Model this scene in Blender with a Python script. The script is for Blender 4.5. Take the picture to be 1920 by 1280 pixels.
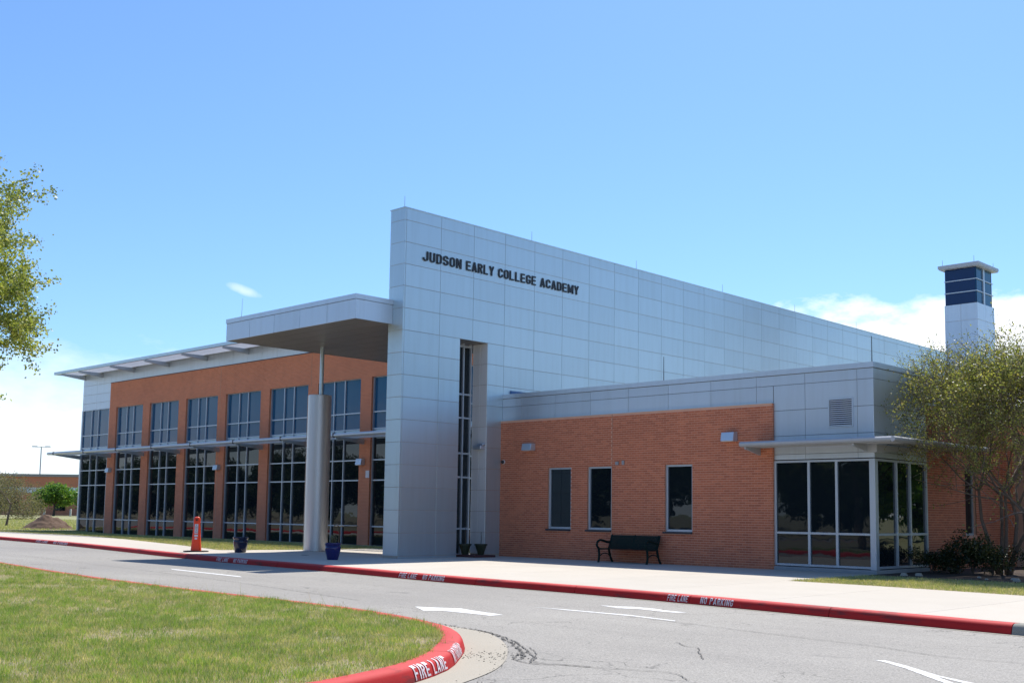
import bpy, math, random
import numpy as np
from mathutils import Matrix, Vector
R = math.radians
random.seed(7)
rng = np.random.default_rng(7)
for o in list(bpy.data.objects): bpy.data.objects.remove(o)
S = bpy.context.scene
COL = S.collection

# ------------------------------------------------------------------ camera
CF, CPITCH, CROLL, CYAW = 2118.0, 5.663, 0.6867, -43.6038
CPOS = (27.345, -26.927, 1.436)
ya, pi_, ro = R(CYAW), R(CPITCH), R(CROLL)
fw = np.array([math.sin(ya)*math.cos(pi_), math.cos(ya)*math.cos(pi_), math.sin(pi_)])
rt = np.array([math.cos(ya), -math.sin(ya), 0]); up = np.cross(rt, fw)
rt, up = rt*math.cos(ro)+up*math.sin(ro), -rt*math.sin(ro)+up*math.cos(ro)
cd = bpy.data.cameras.new('camera'); cam = bpy.data.objects.new('camera', cd); COL.objects.link(cam)
M4 = Matrix.Identity(4)
for i in range(3):
    M4[i][0] = rt[i]; M4[i][1] = up[i]; M4[i][2] = -fw[i]; M4[i][3] = CPOS[i]
cam.matrix_world = M4
cd.sensor_width = 36; cd.lens = CF/1920*36
cd.shift_x = -47.8/1920; cd.shift_y = 112.1/1920
cd.clip_start = 0.1; cd.clip_end = 3000
S.camera = cam

# ------------------------------------------------------------------ world, sun, exposure
SHX, SHY = 0.22, 0.57            # metres a shadow runs per metre of height (+x, -y)
sun_dir = Vector((-SHX, SHY, 1)).normalized()
W = bpy.data.worlds.new('World'); S.world = W; W.use_nodes = True
nt = W.node_tree; N = nt.nodes; Lk = nt.links; N.clear()
out = N.new('ShaderNodeOutputWorld'); bg = N.new('ShaderNodeBackground')
sky = N.new('ShaderNodeTexSky'); sky.sky_type = 'NISHITA'; sky.sun_disc = False
sky.sun_elevation = math.asin(sun_dir.z); sky.sun_rotation = math.atan2(sun_dir.x, sun_dir.y)
sky.air_density = 1.0; sky.dust_density = 0.6; sky.ozone_density = 2.0
SKY_STRENGTH = 0.142
bg.inputs['Strength'].default_value = SKY_STRENGTH
tc = N.new('ShaderNodeTexCoord'); sp = N.new('ShaderNodeSeparateXYZ'); Lk.new(tc.outputs['Generated'], sp.inputs[0])
def wmath(op, a, b=None, clamp=False):
    m = N.new('ShaderNodeMath'); m.operation = op; m.use_clamp = clamp
    for i, v in enumerate((a, b)):
        if v is None: continue
        if isinstance(v, (int, float)): m.inputs[i].default_value = v
        else: Lk.new(v, m.inputs[i])
    return m.outputs[0]
def wdot_(v):
    d = N.new('ShaderNodeVectorMath'); d.operation = 'DOT_PRODUCT'; Lk.new(tc.outputs['Generated'], d.inputs[0]); d.inputs[1].default_value = v; return d.outputs['Value']
mp = N.new('ShaderNodeMapping'); mp.inputs['Scale'].default_value = (5, 5, 11); Lk.new(tc.outputs['Generated'], mp.inputs[0])
nz = N.new('ShaderNodeTexNoise'); nz.inputs['Scale'].default_value = 1.6; nz.inputs['Detail'].default_value = 9; nz.inputs['Roughness'].default_value = .58
Lk.new(mp.outputs[0], nz.inputs['Vector'])
# low bank of cumulus all round the horizon: the noise lifts or drops its top edge
azr = wdot_((math.sin(R(-22)), math.cos(R(-22)), 0)); side = wmath('POWER', wmath('MAXIMUM', azr, 0.0), 8)
edge = wmath('SUBTRACT', wmath('ADD', wmath('ADD', wmath('MULTIPLY', nz.outputs['Fac'], 0.20), 0.035), wmath('MULTIPLY', side, 0.055)), sp.outputs['Z'])
mask = wmath('MULTIPLY', edge, wmath('ADD', wmath('MULTIPLY', side, 34), 12), True)
nz2 = N.new('ShaderNodeTexNoise'); nz2.inputs['Scale'].default_value = 2.2; nz2.inputs['Detail'].default_value = 6
Lk.new(mp.outputs[0], nz2.inputs['Vector'])
veil = wmath('ADD', wmath('ADD', wmath('MULTIPLY', nz2.outputs['Fac'], 1.0), 0.12), wmath('MULTIPLY', side, .35), True)
mask = wmath('MULTIPLY', mask, veil)
# one small wisp high on the left
px_, py_ = 457.0, 544.0
wd = Vector(fw + rt*((px_-960-47.8)/CF) - up*((py_-640-112.1)/CF)).normalized()
ax = Vector(rt*1.0 - up*0.34).normalized(); ay = ax.cross(wd).normalized()
def wdot(v):
    d = N.new('ShaderNodeVectorMath'); d.operation = 'DOT_PRODUCT'; Lk.new(tc.outputs['Generated'], d.inputs[0]); d.inputs[1].default_value = v; return d.outputs['Value']
u_ = wmath('MULTIPLY', wdot(ax - wd*ax.dot(wd)), 58); v_ = wmath('MULTIPLY', wdot(ay), 210)
u_ = wmath('ADD', u_, -58*0.0); r2 = wmath('ADD', wmath('MULTIPLY', u_, u_), wmath('MULTIPLY', v_, v_))
nz3 = N.new('ShaderNodeTexNoise'); nz3.inputs['Scale'].default_value = 85; nz3.inputs['Detail'].default_value = 4; Lk.new(tc.outputs['Generated'], nz3.inputs['Vector'])
wisp = wmath('MULTIPLY', wmath('SUBTRACT', wmath('ADD', 0.35, nz3.outputs['Fac']), r2, True), 0.42, True)
wisp = wmath('MULTIPLY', wisp, wmath('GREATER_THAN', wdot(wd), 0.9))
mask = wmath('MAXIMUM', mask, wisp)
mx = N.new('ShaderNodeMix'); mx.data_type = 'RGBA'; Lk.new(mask, mx.inputs['Factor']); tn = N.new('ShaderNodeMix'); tn.data_type = 'RGBA'; tn.blend_type = 'MULTIPLY'; tn.inputs[0].default_value = 1; Lk.new(sky.outputs[0], tn.inputs[6]); tn.inputs[7].default_value = (.585, .785, 1.0, 1); Lk.new(tn.outputs[2], mx.inputs[6])
mx.inputs[7].default_value = (7.2, 7.5, 7.9, 1)
Lk.new(mx.outputs[2], bg.inputs['Color']); Lk.new(bg.outputs[0], out.inputs[0])
sd = bpy.data.lights.new('sun', 'SUN'); sd.energy = 5.0; sd.angle = R(0.5); sd.color = (1, .945, .86)
sun = bpy.data.objects.new('sun', sd); COL.objects.link(sun); sun.rotation_euler = (-sun_dir).to_track_quat('-Z', 'Y').to_euler()
V = S.view_settings; V.view_transform = 'Standard'; V.look = 'None'; V.exposure = 0.37; V.gamma = 1; V.use_curve_mapping = False
S.render.engine = 'CYCLES'

# ------------------------------------------------------------------ materials
def newmat(name):
    m = bpy.data.materials.new(name); m.use_nodes = True
    n = m.node_tree.nodes; return m, n, m.node_tree.links, n['Principled BSDF']
def mth(n, l, op, a, b=None, clamp=False):
    m = n.new('ShaderNodeMath'); m.operation = op; m.use_clamp = clamp
    for i, v in enumerate((a, b)):
        if v is None: continue
        if isinstance(v, (int, float)): m.inputs[i].default_value = v
        else: l.new(v, m.inputs[i])
    return m.outputs[0]
def noise(n, l, scale, detail=3, rough=.55, vec=None, stretch=None):
    t = n.new('ShaderNodeTexNoise'); t.inputs['Scale'].default_value = scale; t.inputs['Detail'].default_value = detail; t.inputs['Roughness'].default_value = rough
    if vec is None:
        g = n.new('ShaderNodeNewGeometry'); vec = g.outputs['Position']
    if stretch:
        m = n.new('ShaderNodeMapping'); m.inputs['Scale'].default_value = stretch; l.new(vec, m.inputs[0]); vec = m.outputs[0]
    l.new(vec, t.inputs['Vector']); return t.outputs['Fac']
def ramp(n, l, fac, stops):
    r = n.new('ShaderNodeValToRGB'); e = r.color_ramp.elements
    while len(e) < len(stops): e.new(.5)
    for i, (p, c) in enumerate(stops): e[i].position = p; e[i].color = (*c, 1) if len(c) == 3 else c
    l.new(fac, r.inputs[0]); return r.outputs[0]
def mixc(n, l, fac, a, b, mode='MIX'):
    m = n.new('ShaderNodeMix'); m.data_type = 'RGBA'; m.blend_type = mode
    for i, v in ((0, fac), (6, a), (7, b)):
        if isinstance(v, (int, float)): m.inputs[i].default_value = v
        elif isinstance(v, tuple): m.inputs[i].default_value = (*v, 1)
        else: l.new(v, m.inputs[i])
    return m.outputs[2]
def bump(n, l, h, strength, dist, b):
    k = n.new('ShaderNodeBump'); k.inputs['Strength'].default_value = strength; k.inputs['Distance'].default_value = dist
    l.new(h, k.inputs['Height']); l.new(k.outputs[0], b.inputs['Normal'])
def islandrand(n, l):
    g = n.new('ShaderNodeNewGeometry'); o = n.new('ShaderNodeObjectInfo')
    return mth(n, l, 'FRACT', mth(n, l, 'ADD', g.outputs['Random Per Island'], o.outputs['Random']))
def simple(name, col, rough=.5, metal=0, var=.12, scale=3, spec=.5):
    m, n, l, b = newmat(name)
    f = noise(n, l, scale, 4)
    c = mixc(n, l, f, tuple(x*(1-var) for x in col), tuple(min(1, x*(1+var)) for x in col))
    l.new(c, b.inputs['Base Color']); b.inputs['Roughness'].default_value = rough; b.inputs['Metallic'].default_value = metal
    b.inputs['Specular IOR Level'].default_value = spec
    return m
def metalmat(name, col, rough, metal, streak=.06):
    m, n, l, b = newmat(name)
    r = islandrand(n, l)
    st = noise(n, l, 1.0, 5, .6, stretch=(5, 5, .35)); sp_ = noise(n, l, 9, 3)
    c = mixc(n, l, r, tuple(x*.965 for x in col), tuple(min(1, x*1.03) for x in col))
    dirt = ramp(n, l, st, [(.45, (1, 1, 1)), (.75, (1-streak, 1-streak*1.1, 1-streak*1.3))])
    c = mixc(n, l, 1.0, c, dirt, 'MULTIPLY')
    l.new(c, b.inputs['Base Color']); b.inputs['Metallic'].default_value = metal
    l.new(mth(n, l, 'ADD', mth(n, l, 'MULTIPLY', sp_, .12), rough-.06), b.inputs['Roughness'])
    big = noise(n, l, 1.3, 2); bump(n, l, big, .25, .01, b)
    return m
MT = {}
MT['panel'] = metalmat('metal_panel', (.52, .63, .68), .38, .68)
MT['panel_light'] = metalmat('metal_panel_light', (.58, .65, .72), .40, .62)
MT['frame'] = metalmat('aluminium_frame', (.50, .56, .62), .42, .5, .06)
MT['column'] = metalmat('column_metal', (.56, .58, .60), .44, .8, .04)
MT['darkback'] = simple('joint_dark', (.16, .16, .16), .8)
MT['jointback'] = simple('joint_sealant', (.44, .39, .33), .8)
MT['slat_light'] = metalmat('louvre_light', (.74, .74, .73), .45, .1, .04)
MT['soffit'] = metalmat('soffit_bronze', (.26, .25, .235), .40, .55, .05)
MT['white_metal'] = metalmat('painted_white_metal', (.44, .46, .48), .45, .2, .06)
MT['concrete_base'] = simple('concrete_plinth', (.30, .31, .32), .85, var=.15)
MT['roof'] = simple('roof_membrane', (.5, .5, .48), .9)
MT['blueflash'] = simple('blue_flashing', (.08, .17, .34), .6, var=.4, scale=8)
MT['sill'] = simple('dark_sill', (.035, .036, .045), .5)
MT['black'] = simple('black_metal', (.012, .012, .013), .4)
MT['letter'] = simple('letter_black', (.010, .012, .018), .4)
MT['white'] = simple('white_plastic', (.72, .72, .70), .4)
MT['bluepot'] = simple('blue_glaze', (.012, .014, .11), .12, var=.35, scale=14)
MT['navypot'] = simple('navy_glaze', (.012, .016, .045), .14, var=.35, scale=14)
MT['greenpot'] = simple('green_glaze', (.035, .042, .025), .3, var=.4, scale=20)
MT['soil'] = simple('potting_soil', (.03, .02, .012), 1, var=.4, scale=40)
MT['mat'] = simple('red_brown_mat', (.09, .03, .03), .9, var=.3, scale=12)
MT['bench'] = simple('bench_green', (.006, .018, .015), .7, var=.2, spec=.25)
MT['orange'] = simple('orange_plastic', (.80, .055, .012), .45, var=.08)
MT['rubber'] = simple('black_rubber', (.02, .02, .018), .8)
MT['label'] = simple('label_white', (.62, .62, .66), .4, var=.04)
MT['stucco'] = simple('tan_stucco', (.48, .30, .21), .9, var=.08, scale=6)
MT['vent'] = simple('louvre_dark', (.02, .02, .02), .7)
MT['galv'] = simple('galvanised', (.35, .36, .37), .5, .4)
MT['redpaint'] = None

def brickmat(name, procedural):
    m, n, l, b = newmat(name)
    g = n.new('ShaderNodeNewGeometry')
    if procedural:
        s = n.new('ShaderNodeSeparateXYZ'); l.new(g.outputs['Position'], s.inputs[0])
        cx = n.new('ShaderNodeCombineXYZ'); l.new(mth(n, l, 'ADD', s.outputs['X'], s.outputs['Y']), cx.inputs[0]); l.new(s.outputs['Z'], cx.inputs[1])
        t = n.new('ShaderNodeTexBrick'); l.new(cx.outputs[0], t.inputs['Vector'])
        t.inputs['Scale'].default_value = 1; t.inputs['Brick Width'].default_value = .2032; t.inputs['Row Height'].default_value = .06776
        t.inputs['Mortar Size'].default_value = .005; t.inputs['Mortar Smooth'].default_value = .2; t.inputs['Bias'].default_value = -.2
        t.inputs['Color1'].default_value = (.62, .205, .095, 1); t.inputs['Color2'].default_value = (.52, .165, .078, 1); t.inputs['Mortar'].default_value = (.76, .44, .31, 1)
        c = t.outputs['Color']; bump(n, l, t.outputs['Fac'], -.6, .006, b)
    else:
        r = islandrand(n, l)
        c = ramp(n, l, r, [(0, (.46, .140, .070)), (.35, (.52, .162, .080)), (.75, (.56, .178, .088)), (1, (.62, .21, .105))])
        bump(n, l, noise(n, l, 60, 3), .35, .004, b)
    st = noise(n, l, .55, 6, .65); c = mixc(n, l, 1.0, c, ramp(n, l, st, [(.3, (.90, .90, .91)), (.7, (1.06, 1.05, 1.03))]), 'MULTIPLY')
    st2 = noise(n, l, 1.0, 4, .6, stretch=(2.2, 2.2, .25)); c = mixc(n, l, 1.0, c, ramp(n, l, st2, [(.35, (.96, .955, .955)), (.6, (1.01, 1.01, 1.01))]), 'MULTIPLY')
    fine = noise(n, l, 38, 2); c = mixc(n, l, 1.0, c, ramp(n, l, fine, [(.3, (.88, .88, .88)), (.7, (1.1, 1.1, 1.1))]), 'MULTIPLY')
    l.new(c, b.inputs['Base Color']); b.inputs['Roughness'].default_value = .85
    return m
MT['brick'] = brickmat('brick_unit', False); MT['brickwall'] = brickmat('brick_wall_far', True)
MT['mortar'] = simple('mortar', (.68, .38, .27), .95, var=.1, scale=5)

def glassmat(name, tint, ior, wav=.35):
    m, n, l, b = newmat(name)
    b.inputs['Base Color'].default_value = (*tint, 1); b.inputs['Roughness'].default_value = .015; b.inputs['IOR'].default_value = ior
    b.inputs['Specular Tint'].default_value = (.80, .90, 1, 1)
    bump(n, l, noise(n, l, 1.4, 2), wav, .01, b)
    return m
MT['glass'] = glassmat('tinted_glass', (.008, .013, .017), 1.47, .2)
MT['glass_up'] = glassmat('tinted_glass_painted_sky', (.012, .085, .175), 1.38)  # upper panes: blinds and reflected sky put into the blue base colour

MT['glass_navy'] = glassmat('navy_glass', (.008, .020, .075), 1.50)
def concretemat(name, c0, c1, grime=.12):
    m, n, l, b = newmat(name)
    f = noise(n, l, .8, 6, .6); f2 = noise(n, l, 90, 2)
    c = mixc(n, l, f, c0, c1); r = islandrand(n, l)
    c = mixc(n, l, 1.0, c, ramp(n, l, f2, [(.3, (1-grime,)*3), (.7, (1+grime*.5,)*3)]), 'MULTIPLY')
    c = mixc(n, l, 1.0, c, ramp(n, l, r, [(0, (.95, .95, .95)), (1, (1.04, 1.03, 1.02))]), 'MULTIPLY')
    sp_ = noise(n, l, 2.2, 8, .75); c = mixc(n, l, 1.0, c, ramp(n, l, sp_, [(.66, (1, 1, 1)), (.80, (.80, .78, .75))]), 'MULTIPLY')
    l.new(c, b.inputs['Base Color']); b.inputs['Roughness'].default_value = .9
    bump(n, l, f2, .25, .003, b); return m
MT['sidewalk'] = concretemat('sidewalk_concrete', (.46, .42, .355), (.54, .495, .43))
MT['apron'] = concretemat('gutter_concrete', (.33, .30, .24), (.42, .38, .31), .2)
MT['greykerb'] = concretemat('kerb_concrete', (.20, .20, .17), (.38, .37, .32), .25)

def kerbmat():
    m, n, l, b = newmat('red_kerb_paint')
    g = n.new('ShaderNodeNewGeometry')
    f = noise(n, l, 1.2, 5, .6)
    c = mixc(n, l, f, (.36, .014, .015), (.50, .028, .026))
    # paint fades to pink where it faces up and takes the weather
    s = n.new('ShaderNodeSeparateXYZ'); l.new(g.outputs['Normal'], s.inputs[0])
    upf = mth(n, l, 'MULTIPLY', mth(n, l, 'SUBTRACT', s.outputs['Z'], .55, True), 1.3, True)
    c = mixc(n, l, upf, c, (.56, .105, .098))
    wear = noise(n, l, 1.0, 6, .7, stretch=(.8, .8, 5))
    c = mixc(n, l, ramp(n, l, wear, [(.56, (0, 0, 0)), (.66, (.75, .75, .75))]), c, (.10, .035, .035))
    chip = noise(n, l, 9, 7, .8)
    c = mixc(n, l, ramp(n, l, chip, [(.64, (0, 0, 0)), (.69, (.9, .9, .9))]), c, (.30, .12, .10))
    l.new(c, b.inputs['Base Color']); b.inputs['Roughness'].default_value = .75; b.inputs['Specular IOR Level'].default_value = .2
    bump(n, l, noise(n, l, 30, 4), .4, .004, b); return m
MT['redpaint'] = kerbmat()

def asphaltmat():
    m, n, l, b = newmat('asphalt')
    f = noise(n, l, .25, 5, .6); agg = noise(n, l, 42, 3, .8); agg2 = noise(n, l, 130, 2, .8)
    c = mixc(n, l, f, (.25, .235, .212), (.315, .298, .27))
    lane = noise(n, l, .6, 4, .6, stretch=(.25, 1.6, 1)); c = mixc(n, l, 1.0, c, ramp(n, l, lane, [(.3, (.92, .92, .92)), (.7, (1.05, 1.05, 1.05))]), 'MULTIPLY')
    c = mixc(n, l, 1.0, c, ramp(n, l, agg, [(.28, (.50, .50, .50)), (.5, (1, 1, 1)), (.72, (1.38, 1.37, 1.35))]), 'MULTIPLY')
    c = mixc(n, l, 1.0, c, ramp(n, l, agg2, [(.3, (.72, .72, .72)), (.7, (1.25, 1.25, 1.25))]), 'MULTIPLY')
    oil = noise(n, l, 1.1, 4, .5); c = mixc(n, l, ramp(n, l, oil, [(.68, (0, 0, 0)), (.74, (.45, .45, .45))]), c, (.11, .105, .098))
    patchn = noise(n, l, .08, 3, .5); c = mixc(n, l, 1.0, c, ramp(n, l, patchn, [(.40, (.90, .90, .91)), (.60, (1.05, 1.05, 1.04))]), 'MULTIPLY')
    # fine cracks in worn areas
    w = n.new('ShaderNodeTexVoronoi'); w.feature = 'DISTANCE_TO_EDGE'; w.inputs['Scale'].default_value = .55
    g = n.new('ShaderNodeNewGeometry'); nn = n.new('ShaderNodeTexNoise'); nn.inputs['Scale'].default_value = 1.7; nn.inputs['Detail'].default_value = 6; l.new(g.outputs['Position'], nn.inputs['Vector'])
    av = n.new('ShaderNodeVectorMath'); av.operation = 'ADD'; l.new(g.outputs['Position'], av.inputs[0]); l.new(nn.outputs['Color'], av.inputs[1]); l.new(av.outputs[0], w.inputs['Vector'])
    line = mth(n, l, 'LESS_THAN', w.outputs['Distance'], .0045)
    area = ramp(n, l, noise(n, l, .16, 3), [(.50, (0, 0, 0)), (.56, (1, 1, 1))])
    c = mixc(n, l, mth(n, l, 'MULTIPLY', mth(n, l, 'MULTIPLY', line, area), .6), c, (.06, .058, .052))
    l.new(c, b.inputs['Base Color']); b.inputs['Roughness'].default_value = .88
    bump(n, l, agg, .8, .006, b); return m
MT['asphalt'] = asphaltmat()
def paintmat():
    m, n, l, b = newmat('road_paint_white')
    f = noise(n, l, 42, 3, .8); c = mixc(n, l, ramp(n, l, noise(n, l, 7, 6, .75), [(.50, (0, 0, 0)), (.62, (.75, .75, .75))]), ramp(n, l, f, [(.30, (.45, .45, .43)), (.45, (.68, .68, .67)), (.7, (.78, .78, .77))]), (.34, .33, .31))
    l.new(c, b.inputs['Base Color']); b.inputs['Roughness'].default_value = .7; bump(n, l, f, .4, .004, b); return m
MT['paint'] = paintmat()
def stencilmat():
    m, n, l, b = newmat('stencil_paint_white')
    f = noise(n, l, 25, 5, .8); c = ramp(n, l, f, [(.34, (.50, .20, .19)), (.46, (.66, .60, .62)), (.7, (.78, .77, .78))])
    l.new(c, b.inputs['Base Color']); b.inputs['Roughness'].default_value = .7; return m
MT['stencil'] = stencilmat()
MT['tar'] = simple('crack_dark', (.10, .095, .085), .95, var=.5, scale=30)

def groundgrass(name, greens, dirt, patch=.5):
    m, n, l, b = newmat(name)
    f = noise(n, l, .35, 6, .65); f2 = noise(n, l, 3.2, 6, .75); f3 = noise(n, l, 60, 2, .7)
    c = mixc(n, l, f2, greens[0], greens[1])
    c = mixc(n, l, ramp(n, l, mth(n, l, 'ADD', mth(n, l, 'MULTIPLY', f, .6), mth(n, l, 'MULTIPLY', f2, .4)), [(patch, (0, 0, 0)), (patch+.1, (1, 1, 1))]), c, dirt)
    c = mixc(n, l, 1.0, c, ramp(n, l, f3, [(.3, (.6, .6, .6)), (.7, (1.3, 1.3, 1.3))]), 'MULTIPLY')
    l.new(c, b.inputs['Base Color']); b.inputs['Roughness'].default_value = 1; bump(n, l, f2, .7, .03, b); return m
MT['lawn'] = groundgrass('lawn_ground', ((.22, .21, .10), (.29, .26, .15)), (.30, .235, .16), .46)
MT['field'] = groundgrass('field_ground', ((.22, .24, .10), (.30, .29, .14)), (.30, .24, .15), .50)
MT['mulch'] = simple('mulch', (.045, .028, .018), 1, var=.6, scale=25)
MT['dirt'] = simple('dirt', (.125, .080, .055), 1, var=.35, scale=7)

def foliage(name, stops, transl=.35, rough=.45):
    m = bpy.data.materials.new(name); m.use_nodes = True; n = m.node_tree.nodes; l = m.node_tree.links
    b = n['Principled BSDF']; o = n['Material Output']
    g = n.new('ShaderNodeNewGeometry')
    c = ramp(n, l, g.outputs['Random Per Island'], stops)
    cl = noise(n, l, 1.4, 3); c = mixc(n, l, 1.0, c, ramp(n, l, cl, [(.3, (.75, .8, .75)), (.7, (1.2, 1.15, 1.1))]), 'MULTIPLY')
    l.new(c, b.inputs['Base Color']); b.inputs['Roughness'].default_value = rough; b.inputs['Specular IOR Level'].default_value = .35
    t = n.new('ShaderNodeBsdfTranslucent'); l.new(mixc(n, l, 1.0, c, (1.5, 1.5, .7), 'MULTIPLY'), t.inputs['Color'])
    x = n.new('ShaderNodeMixShader'); x.inputs[0].default_value = transl
    l.new(b.outputs[0], x.inputs[1]); l.new(t.outputs[0], x.inputs[2]); l.new(x.outputs[0], o.inputs['Surface']); return m
MT['leaf_oak'] = foliage('leaf_oak', [(0, (.14, .18, .045)), (.5, (.26, .31, .08)), (.8, (.38, .42, .14)), (1, (.48, .44, .20))])
MT['leaf_elm'] = foliage('leaf_elm', [(0, (.10, .11, .035)), (.4, (.22, .24, .07)), (.75, (.34, .36, .11)), (1, (.38, .30, .13))])
MT['leaf_green'] = foliage('leaf_green', [(0, (.08, .17, .03)), (.6, (.13, .26, .045)), (1, (.24, .34, .08))])
MT['leaf_brush'] = foliage('leaf_brush', [(0, (.13, .12, .08)), (.6, (.20, .18, .11)), (1, (.28, .27, .14))], .2, .8)
MT['leaf_dark'] = foliage('leaf_dark', [(0, (.018, .035, .010)), (.6, (.035, .06, .018)), (1, (.06, .085, .03))])
MT['leaf_shrub'] = foliage('leaf_shrub', [(0, (.018, .028, .010)), (.7, (.035, .05, .018)), (1, (.10, .11, .05))], .2, .3)
MT['grass'] = foliage('grass_blade', [(0, (.24, .30, .09)), (.36, (.34, .39, .14)), (.54, (.44, .45, .21)), (.70, (.48, .42, .26)), (1, (.66, .58, .42))], .3, .6)
MT['grass_tuft'] = foliage('grass_tuft', [(0, (.20, .31, .06)), (.7, (.29, .42, .10)), (.9, (.38, .43, .17)), (1, (.5, .46, .3))], .3, .6)
MT['bark'] = simple('bark', (.10, .075, .055), .95, var=.4, scale=15)
MT['twig'] = simple('twig_bark', (.16, .12, .095), .9, var=.3, scale=15)

# ------------------------------------------------------------------ mesh helpers
class MB:
    def __init__(s): s.v = []; s.f = []
    def quadbox(s, p):   # 8 points: bottom 4, top 4
        k = len(s.v); s.v += [tuple(q) for q in p]
        s.f += [(k, k+3, k+2, k+1), (k+4, k+5, k+6, k+7)] + [(k+i, k+(i+1) % 4, k+4+(i+1) % 4, k+4+i) for i in range(4)]
        return s
    def box(s, x0, x1, y0, y1, z0, z1):
        return s.quadbox([(x0, y0, z0), (x1, y0, z0), (x1, y1, z0), (x0, y1, z0), (x0, y0, z1), (x1, y0, z1), (x1, y1, z1), (x0, y1, z1)])
    def poly(s, pts, z0, z1):  # prism, pts CCW
        k = len(s.v); n = len(pts); s.v += [(p[0], p[1], z0) for p in pts] + [(p[0], p[1], z1) for p in pts]
        s.f += [tuple(range(k+n-1, k-1, -1)), tuple(range(k+n, k+2*n))] + [(k+i, k+(i+1) % n, k+n+(i+1) % n, k+n+i) for i in range(n)]
        return s
    def sheet(s, pts, z):
        k = len(s.v); s.v += [(p[0], p[1], z) for p in pts]; s.f.append(tuple(range(k, k+len(pts)))); return s
    def tube(s, pts, rads, n=8, cap=True):
        pts = [Vector(p) for p in pts]; k0 = len(s.v)
        for i, p in enumerate(pts):
            d = (pts[min(i+1, len(pts)-1)]-pts[max(i-1, 0)]).normalized()
            a = d.cross(Vector((0, 0, 1)) if abs(d.z) < .9 else Vector((1, 0, 0))).normalized(); c = d.cross(a)
            for j in range(n):
                t = 2*math.pi*j/n; q = p+(a*math.cos(t)+c*math.sin(t))*rads[i]; s.v.append(tuple(q))
        for i in range(len(pts)-1):
            for j in range(n):
                s.f.append((k0+i*n+j, k0+i*n+(j+1) % n, k0+(i+1)*n+(j+1) % n, k0+(i+1)*n+j))
        if cap: s.f.append(tuple(k0+j for j in range(n-1, -1, -1))); s.f.append(tuple(k0+(len(pts)-1)*n+j for j in range(n)))
        return s
    def lathe(s, prof, n=24, c=(0, 0)):
        k = len(s.v)
        for r, z in prof:
            for j in range(n):
                t = 2*math.pi*j/n; s.v.append((c[0]+r*math.cos(t), c[1]+r*math.sin(t), z))
        for i in range(len(prof)-1):
            for j in range(n): s.f.append((k+i*n+j, k+i*n+(j+1) % n, k+(i+1)*n+(j+1) % n, k+(i+1)*n+j))
        return s
    def mesh(s, name, mat, smooth=False):
        me = bpy.data.meshes.new(name); me.from_pydata(s.v, [], s.f); me.materials.append(mat)
        if smooth:
            me.polygons.foreach_set('use_smooth', [True]*len(me.polygons))
            try: me.set_sharp_from_angle(angle=R(35))
            except Exception: pass
        me.update(); return me
    def obj(s, name, mat, parent=None, smooth=False, **kw): return link(name, s.mesh(name, mat, smooth), parent, **kw)
def link(name, me, parent=None, label=None, cat=None, group=None, kind=None, loc=None):
    o = bpy.data.objects.new(name, me); COL.objects.link(o)
    if loc is not None: o.location = loc
    if parent is not None: o.parent = parent
    if label: o['label'] = label
    if cat: o['category'] = cat
    if group: o['group'] = group
    if kind: o['kind'] = kind
    return o
def thing(name, label, cat, loc=(0, 0, 0), rz=0, group=None):
    o = link(name, None, None, label, cat, group, loc=loc); o.rotation_euler = (0, 0, rz); o.empty_display_size = .3; return o
def bevel(o, w=.01, seg=2):
    m = o.modifiers.new('bevel', 'BEVEL'); m.width = w; m.segments = seg; m.limit_method = 'ANGLE'; return o
_pc = {}
def panel(parent, name, p0, u, w, h, t=.012, mat='panel', gap=.011, tilt=0.0):
    """thin slab on the plane through p0, along u (unit, horizontal) and up; outward normal = u x up"""
    w -= gap; h -= gap
    key = (name, round(w, 3), round(h, 3), t, mat)
    if key not in _pc:
        e = min(.003, t*.3); b = MB()
        P = lambda y, i: [(i, y, i), (w-i, y, i), (w-i, y, h-i), (i, y, h-i)]
        a, c, d = P(0, 0), P(-t+e, 0), P(-t, e)
        b.v = a+c+d; b.f = [(0, 1, 5, 4), (1, 2, 6, 5), (2, 3, 7, 6), (3, 0, 4, 7), (4, 5, 9, 8), (5, 6, 10, 9), (6, 7, 11, 10), (7, 4, 8, 11), (8, 9, 10, 11)]
        _pc[key] = b.mesh(name, MT[mat])
    o = link(name, _pc[key], parent)
    u = Vector((u[0], u[1], 0)).normalized(); upv = Vector((0, 0, 1)); y = upv.cross(u)
    m = Matrix.Identity(4)
    for i in range(3): m[i][0] = u[i]; m[i][1] = y[i]; m[i][2] = upv[i]
    p = Vector(p0)+u*gap/2+upv*gap/2; m.translation = p
    if tilt: m = m @ Matrix.Rotation(random.gauss(0, tilt), 4, 'Z') @ Matrix.Rotation(random.gauss(0, tilt), 4, 'X')
    o.matrix_basis = m
    return o
def npmesh(name, V_, F_, mat, nper=4):
    me = bpy.data.meshes.new(name); nv = len(V_); nf = len(F_)
    me.vertices.add(nv); me.vertices.foreach_set('co', np.asarray(V_, np.float32).ravel())
    me.loops.add(nf*nper); me.loops.foreach_set('vertex_index', np.asarray(F_, np.int32).ravel())
    me.polygons.add(nf); me.polygons.foreach_set('loop_start', np.arange(0, nf*nper, nper, dtype=np.int32))
    me.polygons.foreach_set('loop_total', np.full(nf, nper, np.int32))
    me.update(calc_edges=True); me.materials.append(mat); return me
FX = lambda y: (0, 1); 
UX, UY = (1, 0), (0, 1)

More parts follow.
